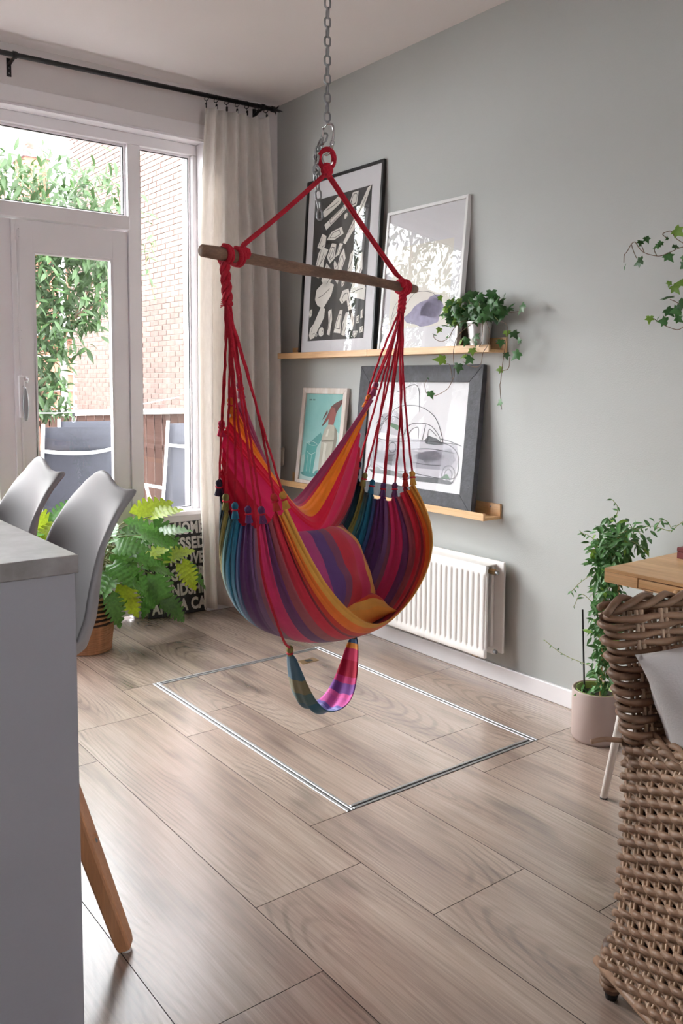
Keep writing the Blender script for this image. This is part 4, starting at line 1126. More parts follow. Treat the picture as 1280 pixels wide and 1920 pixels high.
def stool(loc, rot, leg_ang, label):
    Z = 0.692
    R = Matrix.Translation(Vector((loc[0], loc[1], 0))) @ Matrix.Rotation(rot, 4, 'Z')
    t = thing('bar_stool', (loc[0], loc[1], 0), label, 'bar stool', 'bar stools at the kitchen island')
    ns, nt = 40, 25
    P = [R @ (shell_point(i/(ns-1), -1+2*j/(nt-1))+Vector((0, 0, Z))) for i in range(ns) for j in range(nt)]
    o = G().grid(P, ns, nt).build('seat_shell', 'stool_plastic', t, smooth=True, fix=False)
    md = o.modifiers.new('thick', 'SOLIDIFY'); md.thickness = 0.016; md.offset = 0
    md = o.modifiers.new('round', 'SUBSURF'); md.levels = 1; md.render_levels = 1
    # seat pad
    pad = []
    for k in range(3):
        z, sc = [(Z+0.040, 0.0), (Z+0.052, 0.0), (Z+0.056, 0.0)][k], 1
    pp = []
    for i in range(7):
        r = i/6
        for k in range(28):
            a = 2*PI*k/28
            x = -0.035+0.155*r*math.cos(a); y = 0.165*r*math.sin(a)
            pp.append(R @ Vector((x, y, Z+0.034+0.030*(1-r**4)+0.02*r*r*(0.4+0.6*abs(math.sin(a))))))
    g = G(); g.add(pp, [(i*28+k, i*28+(k+1) % 28, (i+1)*28+(k+1) % 28, (i+1)*28+k) for i in range(6) for k in range(28)])
    g.build('seat_pad', 'stool_plastic', t, smooth=True)
    hub = G().lathe([(0.0, 0), (0.10, 0), (0.11, 0.02), (0.06, 0.03), (0, 0.03)], (loc[0], loc[1], Z-0.035), 20).build('hub', 'black_metal', t)
    c0 = Vector((loc[0], loc[1], 0))
    legs = []
    for k in range(4):
        a = leg_ang+k*PI/2
        d = Vector((math.cos(a), math.sin(a), 0)); tn = Vector((-d.y, d.x, 0))
        topc = c0+d*0.095+Vector((0, 0, Z-0.01)); ft = c0+d*0.318+Vector((0, 0, 0.006))
        ax = (ft-topc).normalized(); dn = (d-ax*d.dot(ax)).normalized()
        g = G()
        secs = [(0.0, 0.030, 0.022), (0.5, 0.029, 0.021), (0.97, 0.023, 0.018), (1.0, 0.020, 0.015)]
        V = []
        for s, wd, dp in secs:
            c = topc.lerp(ft, s)
            for u, v in ((-1, -1), (1, -1), (1, 1), (-1, 1)): V.append(c+tn*wd*u+dn*dp*v)
        F = [(0, 3, 2, 1), (12, 13, 14, 15)]+[(i*4+j, i*4+(j+1) % 4, i*4+4+(j+1) % 4, i*4+4+j) for i in range(3) for j in range(4)]
        g.add(V, F)
        lg = g.build('leg', 'beech', t, bevel=0.006, seg=2)
        G().lathe([(0, 0), (0.013, 0), (0.013, 0.006), (0, 0.006)], (ft.x, ft.y, 0.0), 12).build('foot_pad', 'frame_white', lg)
        legs.append((topc, ft, d, tn))
        s = 0.60; c = topc.lerp(ft, s)
        G().lathe([(0, -0.002), (0.007, -0.002), (0.007, 0.002), (0, 0.002)], c+d*0.019+Vector((0, 0, 0)), 10, 'Y').build('bolt', 'steel', lg)
    for k in range(2):
        a, b = legs[k], legs[k+2]
        pa = a[0].lerp(a[1], 0.56); pb = b[0].lerp(b[1], 0.56); m_ = (pa+pb)/2; hv = (pa-pb)/2; sd = Vector((-hv.y, hv.x, 0)).normalized()
        G().obox(m_+Vector((0, 0, 0.004+0.022*k)), hv*0.98, sd*0.015, Vector((0, 0, 0.011))).build('stretcher', 'beech', t, bevel=0.003)
    for k in range(4):
        a, b = legs[k], legs[(k+1) % 4]
        pa = a[0].lerp(a[1], 0.60); pb = b[0].lerp(b[1], 0.60); m_ = (pa+pb)/2; hv = (pa-pb)/2; sd = Vector((-hv.y, hv.x, 0)).normalized()
        G().obox(m_, hv*1.14, sd*0.011, Vector((0, 0, 0.017))).build('foot_bar', 'beech', t, bevel=0.003)
    return t
stool((-2.400, -2.430), math.radians(-3), math.radians(-36), 'grey moulded bar stool nearest the island corner, with a beech leg showing')
stool((-2.400, -1.950), math.radians(-3), math.radians(-36), 'grey moulded bar stool farther along the island, nearer the garden doors')

# ================================================================== DESK
desk = thing('desk', (-0.31, -3.5, 0), 'bamboo desk with a small drawer on slim white legs at the right wall', 'desk')
DX, DY, DZ = -0.622, -2.864, 0.790
box('desk_top', (DX, -4.15, DZ-0.012), (-0.02, DY, DZ), 'bamboo', desk, bevel=0.0015)
g = G()
g.box((DX, -2.984, DZ-0.046), (DX+0.018, DY, DZ-0.0125)); g.box((DX, -4.15, DZ-0.046), (DX+0.018, -3.46, DZ-0.0125))
g.box((DX, -3.46, DZ-0.046), (DX+0.018, -2.984, DZ-0.0425)); g.box((DX+0.018, DY-0.018, DZ-0.046), (-0.02, DY, DZ-0.0125)); g.box((DX+0.018, -4.15, DZ-0.046), (-0.02, -4.132, DZ-0.0125)); g.box((-0.038, -4.13, DZ-0.046), (-0.02, DY-0.018, DZ-0.0125))
g.build('apron', 'bamboo', desk, bevel=0.001)
dr = box('drawer', (DX-0.0005, -3.457, DZ-0.0405), (DX+0.35, -2.988, DZ-0.015), 'bamboo', desk, bevel=0.001)
G().lathe([(0.0, 0.0), (0.007, 0.0), (0.006, -0.006), (0.010, -0.014), (0.009, -0.020), (0.0, -0.021)], (DX, -3.125, DZ-0.028), 14, 'X').build('drawer_knob', 'bamboo', dr, smooth=True)
mat('leg_white', srgb(232, 226, 222), 0.4)
for (tx, ty, fx, fy) in ((-0.50, -2.955, -0.566, -2.850), (-0.12, -2.955, -0.07, -2.86), (-0.50, -4.05, -0.566, -4.14), (-0.12, -4.05, -0.07, -4.14)):
    lg = G().tube([(tx, ty, DZ-0.02), (fx, fy, 0.004)], [0.017, 0.0115], 14).build('leg', 'leg_white', desk, smooth=True)
    G().lathe([(0, 0), (0.012, 0), (0.012, 0.005), (0, 0.005)], (fx, fy, 0), 12).build('foot_pad', 'rubber', lg)
mat('book_red', srgb(120, 52, 56), 0.6); mat('book_page', srgb(224, 214, 204), 0.8)
nb = thing('small_box', (-0.26, -2.955, DZ), 'small dark red box standing on the bamboo desk', 'box')
box('tray', (-0.30, -3.00, DZ), (-0.22, -2.92, DZ+0.022), 'book_red', nb, bevel=0.002)
box('lid', (-0.301, -3.001, DZ+0.0225), (-0.219, -2.919, DZ+0.038), 'book_red', nb, bevel=0.003)

# ================================================================== WICKER ARMCHAIR
mat('rattan', srgb(158, 128, 104), 0.5, color2=srgb(118, 88, 68), vscale=9, var=0.2, perobj=0.16, bump=0.3, bscale=80)
mat('rattan_light', srgb(196, 170, 146), 0.5, var=0.12, vscale=20, perobj=0.1)
mat('rattan_dark', srgb(92, 66, 52), 0.55, var=0.2, vscale=30)
CO = Vector((-1.353, -3.362, 0)); CX = Vector((0.932, -0.361, 0)).normalized(); CY = Vector((CX.y, -CX.x, 0)).normalized()
def cp(x, y, z): return CO+CX*x+CY*y+Vector((0, 0, z))
arm = thing('wicker_armchair', cp(0.33, 0.35, 0), 'brown woven wicker armchair in the right foreground', 'armchair')
CW = 0.70
def lean(z): return (0.9-z)/0.3
# backrest: closed loops of weavers round pairs of stakes
def back_loop(z):
    xl = 0.034*lean(z); xr = CW-0.034*lean(z); y0 = 0.063*lean(z)-0.006; th = 0.050
    pts = []; n = 56
    for i in range(n+1): pts.append((lerp(xl+0.022, xr-0.022, i/n), y0+th, 0, 1))       # front face (towards the sitter)
    for i in range(1, 6):
        a = PI/2-PI*i/6; pts.append((xr-0.022+0.022*math.cos(a), y0+th/2+th/2*math.sin(a), math.cos(a), math.sin(a)))
    for i in range(n+1): pts.append((lerp(xr-0.022, xl+0.022, i/n), y0, 0, -1))
    for i in range(1, 6):
        a = -PI/2-PI*i/6; pts.append((xl+0.022+0.022*math.cos(a), y0+th/2+th/2*math.sin(a), math.cos(a), math.sin(a)))
    return pts
zz = 0.335; row = 0; STK = 0.062
while zz < 0.878:
    r = 0.0078+0.0012*math.sin(row*2.7)
    pts = []; rad_ = []
    for (x, y, nx, ny) in back_loop(zz):
        ph = math.cos(PI*(x/STK)+PI*row)
        off = 0.0065*ph+0.002
        wob = 0.0018*mnoise.noise(Vector((x*8, row*3.1, y*5)))
        pts.append(cp(x+nx*off, y+ny*off, zz+wob)); rad_.append(r*(0.86+0.22*max(0, ph)))
    G().tube(pts, rad_, 7, closed=True).build('weaver', 'rattan', arm, smooth=True, fix=False)
    zz += 0.0172; row += 1
for i in range(12):
    x0 = STK*i+STK*0.0+0.012
    if not (0.02 < x0 < CW-0.02): continue
    for dx in (-0.0065, 0.0065):
        for yy in (0.044, 0.0):
            G().tube([cp(x0+dx, yy-0.0+0.063*lean(z), z) for z in (0.33, 0.5, 0.7, 0.885)], 0.0048, 6).build('stake', 'rattan_light', arm, smooth=True, fix=False)
# rolled top border
for q in range(3):
    pts = []
    for i in range(90):
        s = i/89; x = lerp(0.0, CW, s)
        an = s*26+q*2.094
        dip = 0.02*max(0, (0.06-min(x, CW-x))/0.06)**2
        pts.append(cp(x, 0.020+0.016*math.cos(an), 0.895-dip+0.011*math.sin(an)))
    G().tube(pts, 0.0085, 7).build('border_strand', 'rattan', arm, smooth=True, fix=False)
# arm and side panel (profile in x-z, swept forward)
def side_prof(mirror=False):
    pr = [(-0.004, 0.105), (0.014, 0.148), (0.026, 0.20), (0.034, 0.30), (0.037, 0.45), (0.036, 0.53), (0.040, 0.575), (0.052, 0.604), (0.075, 0.616), (0.098, 0.610), (0.113, 0.592), (0.118, 0.55), (0.118, 0.45), (0.118, 0.36)]
    return [(CW-x, z) if mirror else (x, z) for x, z in pr]
def resample(pr, step):
    P = crv([Vector((x, 0, z)) for x, z in pr], 10); out = [P[0]]; acc = 0
    for a, b in zip(P, P[1:]):
        acc += (b-a).length
        if acc >= step: out.append(b); acc = 0
    return out
YF = 0.62; SPC = 0.036
for mir in (False, True):
    RS = resample(side_prof(mir), 0.0108)
    nrm = []
    for i, p_ in enumerate(RS):
        a = RS[max(0, i-1)]; b = RS[min(len(RS)-1, i+1)]; d = (b-a).normalized()
        nn = Vector((-d.z, 0, d.x))
        if mir: nn = -nn
        nrm.append(nn)
    drop = lambda y: 0.012*math.sin(PI*y/YF)-0.035*max(0, (y-0.35)/0.27)**2
    for i, (p_, nn) in enumerate(zip(RS, nrm)):
        hi = p_.z > 0.5
        pts = []; rr = []
        ns = 70
        flare = -0.02*max(0, (0.16-p_.z)/0.06)
        for k in range(ns+1):
            y = lerp(0.072, YF, k/ns)
            ph = math.cos(PI*y/SPC+PI*i)
            off = 0.0056*ph
            dz = drop(y)*max(0, (p_.z-0.3)/0.3)
            c = Vector((p_.x, 0, p_.z+dz))+nn*off
            sl = 0.006*math.sin(2*PI*y/(2*SPC)+PI*i)        # slight diagonal lie of the strands
            pts.append(cp(c.x, y, c.z+sl*0.5)); rr.append(0.0078*(0.9+0.2*max(0, ph)))
        G().tube(pts, rr, 6).build('weaver', 'rattan', arm, smooth=True, fix=False)
    y = 0.072+SPC*0.5; 
    while y < YF:
        for dy in (-0.006, 0.006):
            G().tube([cp(p_.x, y+dy, p_.z+drop(y)*max(0, (p_.z-0.3)/0.3)) for p_ in RS], 0.0044, 6).build('stake', 'rattan_light', arm, smooth=True, fix=False)
        y += SPC
    # front end roll
    G().tube([cp(p_.x, YF+0.004, p_.z+drop(YF)*max(0, (p_.z-0.3)/0.3)) for p_ in RS], 0.012, 8).build('border_strand', 'rattan', arm, smooth=True, fix=False)
    G().tube([cp(RS[0].x, y_, RS[0].z-0.008) for y_ in (0.05, 0.2, 0.4, 0.62)], 0.010, 8).build('border_strand', 'rattan', arm, smooth=True, fix=False)
# seat deck and apron under the seat
zz = 0.115; row = 0
while zz < 0.35:
    pts = []
    for k in range(61):
        x = lerp(0.05, CW-0.05, k/60)
        pts.append(cp(x, 0.625+0.006*math.cos(PI*x/SPC+PI*row), zz))
    G().tube(pts, 0.007, 6).build('weaver', 'rattan', arm, smooth=True, fix=False)
    zz += 0.0155; row += 1
G().extrude([cp(0.15, 0.08, 0.34), cp(CW-0.15, 0.08, 0.34), cp(CW-0.15, 0.60, 0.34), cp(0.15, 0.60, 0.34)], (0, 0, 0.02)).build('seat_deck', 'rattan_dark', arm)
G().extrude([cp(0.045, 0.10, 0.12), cp(0.055, 0.10, 0.12), cp(0.055, 0.61, 0.12), cp(0.045, 0.61, 0.12)], (0, 0, 0.40)).build('dark_backing', 'rattan_dark', arm)  # dark sheet standing in for the shade behind the weave holes
G().extrude([cp(0.11, 0.17, 0.36), cp(CW-0.11, 0.17, 0.36), cp(CW-0.11, 0.19, 0.36), cp(0.11, 0.19, 0.36)], (0, 0, -0.22)).build('dark_backing', 'rattan_dark', arm)
for (lx, ly) in ((0.036, 0.052), (CW-0.036, 0.052), (0.05, 0.59), (CW-0.05, 0.59)):
    lg = G().tube([cp(lx, ly, 0.13), cp(lx, ly, 0.018)], [0.022, 0.019], 12).build('leg', 'rattan_dark', arm, smooth=True)
    for q in range(7): 
        G().tube([cp(lx+0.0215*math.cos(2*PI*i/12), ly+0.0215*math.sin(2*PI*i/12), 0.035+0.0125*q) for i in range(12)], 0.0058, 6, closed=True).build('leg_binding', 'rattan', lg, smooth=True)
    G().lathe([(0, 0), (0.013, 0), (0.015, 0.010), (0.015, 0.02), (0, 0.02)], cp(lx, ly, 0), 12).build('foot_pad', 'rubber', lg)
# frayed strand end at the back corner
G().tube(crv([cp(0.030, 0.07, 0.605), cp(-0.005, 0.055, 0.606), cp(-0.035, 0.05, 0.602)], 5), 0.006, 6).build('loose_end', 'rattan', arm, smooth=True)
mat('cushion_grey', srgb(212, 210, 212), 0.7, var=0.02, vscale=6, bump=0.25, bscale=240, sheen=0.2)
cushion('pillow', cp(0.294, 0.185, 0.662), CX*0.978+Vector((0, 0, 0.208)), Vector((0, 0, 1))-CX*0.2-CY*0.32, 0.24, 0.215, 0.095, 'cushion_grey', 'pale grey pillow propped in the wicker armchair', 'pillow', 5, n=30)

# ================================================================== PLANTS
mat('leaf_ivy', srgb(66, 112, 62), 0.4, var=0.25, vscale=30, perobj=0.35, transl=0.25)
mat('leaf_ivy_young', srgb(122, 160, 66), 0.42, var=0.15, vscale=30, perobj=0.2, transl=0.3)
mat('leaf_jasmine', srgb(74, 118, 64), 0.42, var=0.35, vscale=30, perobj=0.35, transl=0.2)
mat('leaf_phil', srgb(84, 138, 58), 0.33, var=0.25, vscale=14, perobj=0.3, transl=0.28, coat=0.15)
mat('leaf_phil_young', srgb(168, 190, 52), 0.35, var=0.2, vscale=14, perobj=0.12, transl=0.4)
mat('stem_green', srgb(132, 138, 84), 0.6, var=0.15)
mat('stem_brown', srgb(110, 88, 70), 0.7, var=0.2)
mat('soil', srgb(48, 38, 32), 0.95, var=0.3, vscale=60, bump=1, bscale=80)
mat('zinc', srgb(196, 194, 192), 0.34, metal=0.75, var=0.12, vscale=12)
mat('pot_taupe', srgb(168, 150, 144), 0.5, var=0.02)
mat('pot_green', srgb(132, 150, 74), 0.5)
def ivy_leaf():
    o = [(0.0, 0.0), (0.16, -0.10), (0.46, -0.02), (0.34, 0.16), (0.56, 0.42), (0.24, 0.48), (0.0, 1.0), (-0.24, 0.48), (-0.56, 0.42), (-0.34, 0.16), (-0.46, -0.02), (-0.16, -0.10)]
    g = G(); V = [(x, y, -0.10*abs(x)-0.18*y*y) for x, y in o]+[(0, 0.30, 0.07)]
    g.add(V, [(i, (i+1) % 12, 12) for i in range(12)])
    return g
def lance_leaf(w=0.16):
    ys = [0, 0.2, 0.45, 0.7, 1.0]; ws = [0.02, 0.75, 1, 0.7, 0.0]
    V = [(0, y, -0.22*y*y) for y in ys]+[(w*q, y, 0.05*q-0.22*y*y) for y, q in zip(ys, ws)]+[(-w*q, y, 0.05*q-0.22*y*y) for y, q in zip(ys, ws)]
    F = []
    for i in range(4): F += [(i, 5+i, 6+i, i+1), (i, i+1, 11+i, 10+i)]
    return G().add(V, F)
def phil_leaf():
    n = 22; V = []; F = []
    for sd in (0, 1, -1):
        for i in range(n):
            y = i/(n-1)
            if sd == 0: V.append((0, y, 0.0-0.30*y*y)); continue
            env = 0.40*(math.sin(PI*min(1, (y*0.80+0.20)))**0.75)*(1-0.25*y)
            lobe = (0.50, 0.92, 1.0)[i % 3]
            yy = y+(-0.01, 0.03, 0.05)[i % 3]*(1-y)
            if i == 0: env = 0.30; yy = -0.12
            if i == n-1: env = 0.0; yy = 1.03
            V.append((sd*env*lobe, yy, 0.10*env*lobe-0.30*yy*yy+0.02*math.sin(i*2.0)))
    for i in range(n-1):
        F += [(i, n+i, n+i+1, i+1), (i, i+1, 2*n+i+1, 2*n+i)]
    return G().add(V, F)
IVY = shared(ivy_leaf(), 'ivy_leaf', 'leaf_ivy', True); IVYY = shared(ivy_leaf(), 'ivy_leaf_young', 'leaf_ivy_young', True)
JAS = shared(lance_leaf(0.17), 'jasmine_leaf', 'leaf_jasmine', True); JASY = shared(lance_leaf(0.2), 'jasmine_leaf_young', 'leaf_ivy_young', True)
PHI = shared(phil_leaf(), 'philodendron_leaf', 'leaf_phil', True); PHIY = shared(phil_leaf(), 'philodendron_leaf_young', 'leaf_phil_young', True)

# ---- ivy in a zinc pot on the ledge
rnd = random.Random(11)
PC = Vector((-0.062, -1.768, 1.5245))
ivy = thing('potted_ivy', PC, 'trailing ivy in a ribbed zinc pot on the upper ledge', 'potted plant')
prof = [(0.0, 0.0), (0.040, 0.0)]
for i in range(11): prof.append((0.041+0.0135*i/10+(0.0014 if i % 2 else 0), 0.006+0.108*i/10))
prof += [(0.058, 0.120), (0.060, 0.126), (0.057, 0.128), (0.054, 0.120), (0.048, 0.09), (0.0, 0.09)]
zp = G().lathe(prof, PC, 36).build('pot', 'zinc', ivy, smooth=True)
G().lathe([(0.0, 0.0), (0.052, 0.0), (0.050, 0.012), (0.0, 0.016)], PC+Vector((0, 0, 0.095)), 20).build('soil', 'soil', ivy)
vines = {
 'v1': [(-0.1, -1.791, 1.657), (-0.14, -1.722, 1.599), (-0.14, -1.683, 1.528), (-0.14, -1.689, 1.419), (-0.14, -1.679, 1.39), (-0.13, -1.635, 1.346), (-0.13, -1.554, 1.315), (-0.13, -1.499, 1.324), (-0.13, -1.483, 1.364), (-0.13, -1.497, 1.39)],
 'v1b': [(-0.13, -1.669, 1.39), (-0.13, -1.65, 1.456), (-0.13, -1.622, 1.464)],
 'v2': [(-0.1, -1.839, 1.659), (-0.14, -1.903, 1.591), (-0.14, -1.895, 1.546), (-0.14, -1.865, 1.507), (-0.14, -1.856, 1.465), (-0.14, -1.834, 1.447), (-0.14, -1.785, 1.452), (-0.14, -1.745, 1.471)],
 'v3': [(-0.07, -1.86, 1.655), (-0.1, -1.964, 1.625), (-0.1, -1.958, 1.545), (-0.1, -1.945, 1.464), (-0.1, -1.935, 1.383), (-0.1, -1.932, 1.36), (-0.06, -1.908, 1.259)],
 'v3b': [(-0.09, -1.937, 1.43), (-0.09, -1.97, 1.441), (-0.09, -1.975, 1.487)],
 'v4': [(-0.08, -1.738, 1.661), (-0.12, -1.701, 1.649), (-0.12, -1.654, 1.615), (-0.12, -1.633, 1.586), (-0.12, -1.585, 1.568), (-0.12, -1.538, 1.582), (-0.12, -1.523, 1.608)],
 'v5': [(-0.1, -1.823, 1.655), (-0.14, -1.859, 1.605), (-0.14, -1.857, 1.558), (-0.14, -1.841, 1.536)],
 'v6': [(-0.06, -1.80, 1.66), (-0.06, -1.88, 1.69), (-0.06, -1.943, 1.684), (-0.06, -2.011, 1.685)]}
for v in vines.values(): G().tube(crv(v, 6), 0.0016, 5).build('vine', 'stem_brown', ivy, smooth=True)
ivl = [(-0.145, -1.595, 1.486, 0.053), (-0.145, -1.783, 1.476, 0.041), (-0.145, -1.749, 1.495, 0.026), (-0.145, -1.717, 1.438, 0.045), (-0.145, -1.805, 1.513, 0.034), (-0.145, -1.761, 1.557, 0.038), (-0.145, -1.728, 1.563, 0.041), (-0.145, -1.829, 1.578, 0.038), (-0.145, -1.82, 1.548, 0.034), (-0.145, -1.544, 1.315, 0.038), (-0.145, -1.524, 1.395, 0.017), (-0.145, -1.645, 1.585, 0.019), (-0.145, -1.588, 1.617, 0.026), (-0.145, -1.633, 1.639, 0.034), (-0.145, -1.564, 1.598, 0.015), (-0.145, -1.608, 1.689, 0.03), (-0.145, -1.648, 1.735, 0.03), (-0.145, -1.599, 1.762, 0.026), (-0.145, -1.682, 1.756, 0.023), (-0.09, -1.915, 1.435, 0.03), (-0.09, -2.005, 1.493, 0.045), (-0.09, -1.959, 1.492, 0.03), (-0.09, -1.919, 1.288, 0.03), (-0.09, -1.956, 1.591, 0.034), (-0.09, -2.002, 1.582, 0.038), (-0.09, -1.921, 1.546, 0.034), (-0.09, -2.023, 1.554, 0.026), (-0.09, -2.028, 1.69, 0.049), (-0.09, -1.968, 1.705, 0.038), (-0.09, -1.936, 1.753, 0.023), (-0.09, -1.893, 1.652, 0.041)]
def put_leaf(mesh, parent, pos, size, r, droop=0.6, face=(-0.8, -0.45, 0.5)):
    d = Vector((r.uniform(-0.5, 0.3), r.uniform(-0.8, 0.8), -droop+r.uniform(-0.5, 0.7)))
    n = Vector(face)+Vector((r.uniform(-0.5, 0.5), r.uniform(-0.6, 0.6), r.uniform(-0.4, 0.5)))
    d.normalize()
    W = frame_matrix(Vector(pos)-d*size*0.45, d, n, size)
    return link('leaf', mesh, W, parent)
for i, (x, y, z, s) in enumerate(ivl):
    put_leaf(IVYY if (i < 8 and i % 2 == 0) or i in (12, 17, 19, 23) else IVY, ivy, (x, y, z), s*1.15, rnd)
for i in range(125):
    while True:
        q = Vector((rnd.uniform(-1, 1), rnd.uniform(-1, 1), rnd.uniform(-0.7, 1)))
        if q.length < 1: break
    pos = Vector((-0.085+0.055*q.x, -1.755+0.205*q.y, 1.695+0.088*q.z*(1-0.35*abs(q.y))))
    pos.x = min(pos.x, -0.045)
    put_leaf(IVYY if (pos.y > -1.66 and i % 2) else IVY, ivy, pos, rnd.uniform(0.034, 0.058), rnd)
for i in range(14):
    a = 2*PI*i/14
    G().tube(crv([PC+Vector((0.02*math.cos(a), 0.02*math.sin(a), 0.10)), PC+Vector((0.03*math.cos(a)-0.01, 0.07*math.sin(a), 0.165)), PC+Vector((0.045*math.cos(a)-0.03, 0.15*math.sin(a), 0.17+0.05*math.cos(a*2)))], 5), 0.0014, 5).build('vine', 'stem_green', ivy, smooth=True)

# ---- hanging ivy at the right edge, rooted in a wall pot
hiv = thing('hanging_ivy', (-0.13, -2.93, 1.66), 'wispy ivy trailing into view high on the right of the wall', 'potted plant')
PH = Vector((-0.09, -2.945, 1.60))
G().lathe([(0, 0), (0.05, 0), (0.068, 0.11), (0.070, 0.115), (0.064, 0.115), (0.058, 0.09), (0, 0.09)], PH, 28).build('pot', 'zinc', hiv, smooth=True)
G().lathe([(0, 0.09), (0.058, 0.092), (0, 0.10)], PH, 20).build('soil', 'soil', hiv)
G().tube([PH+Vector((0.075*math.cos(a), 0.075*math.sin(a), 0.075)) for a in [2*PI*i/20 for i in range(20)]], 0.004, 6, closed=True).build('wall_ring', 'black_metal', hiv, smooth=True)
box('wall_plate', (-0.012, -2.975, 1.62), (0.0, -2.915, 1.72), 'black_metal', hiv, bevel=0.002)
hvines = [
 [(-0.09, -2.93, 1.70), (-0.14, -2.90, 1.85), (-0.14, -2.802, 1.853), (-0.14, -2.757, 1.842), (-0.14, -2.709, 1.832), (-0.14, -2.649, 1.851), (-0.14, -2.623, 1.876), (-0.14, -2.609, 1.894), (-0.14, -2.594, 1.888), (-0.14, -2.577, 1.863), (-0.14, -2.566, 1.852), (-0.14, -2.565, 1.825)],
 [(-0.09, -2.93, 1.70), (-0.14, -2.87, 1.70), (-0.14, -2.833, 1.599), (-0.14, -2.814, 1.576), (-0.14, -2.794, 1.567), (-0.14, -2.762, 1.576), (-0.14, -2.726, 1.593), (-0.14, -2.697, 1.612)],
 [(-0.14, -2.90, 1.85), (-0.14, -2.842, 1.846), (-0.14, -2.776, 1.884), (-0.14, -2.754, 1.913), (-0.14, -2.729, 1.912), (-0.14, -2.721, 1.906), (-0.14, -2.738, 1.892)],
 [(-0.14, -2.594, 1.888), (-0.14, -2.605, 1.86), (-0.14, -2.618, 1.835)], [(-0.14, -2.649, 1.851), (-0.14, -2.640, 1.872), (-0.14, -2.632, 1.884)], [(-0.14, -2.70, 1.835), (-0.14, -2.69, 1.855), (-0.14, -2.697, 1.868)],
 [(-0.14, -2.84, 1.62), (-0.14, -2.79, 1.66), (-0.14, -2.76, 1.675)]]
for v in hvines: G().tube(crv(v, 6), 0.0015, 5).build('vine', 'stem_brown', hiv, smooth=True)
hvl = [(-0.14, -2.568, 1.807, 0.025), (-0.14, -2.623, 1.819, 0.041), (-0.14, -2.632, 1.887, 0.025), (-0.14, -2.66, 1.895, 0.025), (-0.14, -2.697, 1.868, 0.025), (-0.14, -2.712, 1.873, 0.021), (-0.14, -2.752, 1.822, 0.037), (-0.14, -2.787, 1.904, 0.041), (-0.14, -2.777, 1.858, 0.025), (-0.14, -2.737, 1.889, 0.012), (-0.14, -2.747, 1.686, 0.045), (-0.14, -2.754, 1.729, 0.021), (-0.14, -2.778, 1.633, 0.041), (-0.14, -2.762, 1.629, 0.037), (-0.14, -2.73, 1.601, 0.037), (-0.14, -2.68, 1.607, 0.029), (-0.14, -2.712, 1.609, 0.021), (-0.14, -2.8, 1.601, 0.029), (-0.14, -2.783, 1.708, 0.037), (-0.14, -2.797, 1.73, 0.037), (-0.14, -2.8, 1.785, 0.033), (-0.14, -2.803, 1.822, 0.037), (-0.14, -2.814, 1.655, 0.045)]
for i, (x, y, z, s) in enumerate(hvl): put_leaf(IVYY if i in (7, 11, 15, 18, 19) else IVY, hiv, (x, y, z), s*1.1, rnd)

# ---- jasmine in a taupe pot on the floor
JC = Vector((-0.175, -2.535, 0.0))
jas = thing('potted_jasmine', JC, 'tall climbing jasmine on canes in a taupe floor pot beside the desk', 'potted plant')
G().lathe([(0, 0.004), (0.088, 0.0), (0.094, 0.012), (0.096, 0.195), (0.094, 0.199), (0.088, 0.198), (0.086, 0.15), (0, 0.15)], JC, 40).build('outer_pot', 'pot_taupe', jas, smooth=True)
G().lathe([(0.070, 0.15), (0.078, 0.196), (0.081, 0.198), (0.081, 0.193), (0.074, 0.15)], JC, 32).build('nursery_pot', 'pot_green', jas, smooth=True)
G().lathe([(0, 0.150), (0.073, 0.172), (0, 0.182)], JC, 24).build('soil', 'soil', jas)
G().tube([JC+Vector((-0.02, 0.045, 0.17)), JC+Vector((-0.025, 0.062, 0.50))], 0.0035, 6).build('cane', 'rubber', jas)
G().tube([JC+Vector((-0.02, -0.028, 0.17)), JC+Vector((-0.02, -0.032, 0.70))], 0.0045, 6).build('cane', 'bamboo', jas)
G().tube([JC+Vector((0.02, -0.06, 0.17)), JC+Vector((0.02, -0.066, 0.72))], 0.0045, 6).build('cane', 'bamboo', jas)
spine = [Vector(q) for q in [(-0.185, -2.556, 0.20), (-0.19, -2.566, 0.403), (-0.19, -2.566, 0.568), (-0.195, -2.588, 0.696), (-0.20, -2.603, 0.778), (-0.20, -2.660, 0.838)]]
sp_ = crv(spine, 10)
jt = [[(-0.2, -2.526, 0.287), (-0.2, -2.464, 0.291), (-0.2, -2.412, 0.295), (-0.2, -2.359, 0.307), (-0.2, -2.291, 0.334)],
 [(-0.2, -2.59, 0.817), (-0.2, -2.572, 0.845), (-0.2, -2.576, 0.866), (-0.2, -2.61, 0.89), (-0.2, -2.614, 0.921), (-0.2, -2.592, 0.944)],
 [(-0.2, -2.647, 0.825), (-0.2, -2.713, 0.854), (-0.2, -2.766, 0.868), (-0.2, -2.829, 0.861), (-0.2, -2.859, 0.884), (-0.2, -2.888, 0.907)],
 [(-0.2, -2.777, 0.869), (-0.2, -2.797, 0.895), (-0.2, -2.818, 0.892), (-0.2, -2.835, 0.871)],
 [(-0.2, -2.56, 0.76), (-0.2, -2.496, 0.792), (-0.2, -2.463, 0.798), (-0.2, -2.448, 0.807)],
 [(-0.2, -2.55, 0.674), (-0.2, -2.465, 0.61), (-0.2, -2.428, 0.571), (-0.2, -2.416, 0.558)],
 [(-0.2, -2.57, 0.5), (-0.2, -2.47, 0.56), (-0.2, -2.43, 0.50)], [(-0.2, -2.60, 0.78), (-0.2, -2.68, 0.80), (-0.2, -2.74, 0.77)], [(-0.2, -2.6, 0.8), (-0.2, -2.67, 0.85), (-0.2, -2.72, 0.83)]]
for v in jt: G().tube(crv(v, 6), 0.0014, 5).build('vine', 'stem_green', jas, smooth=True)
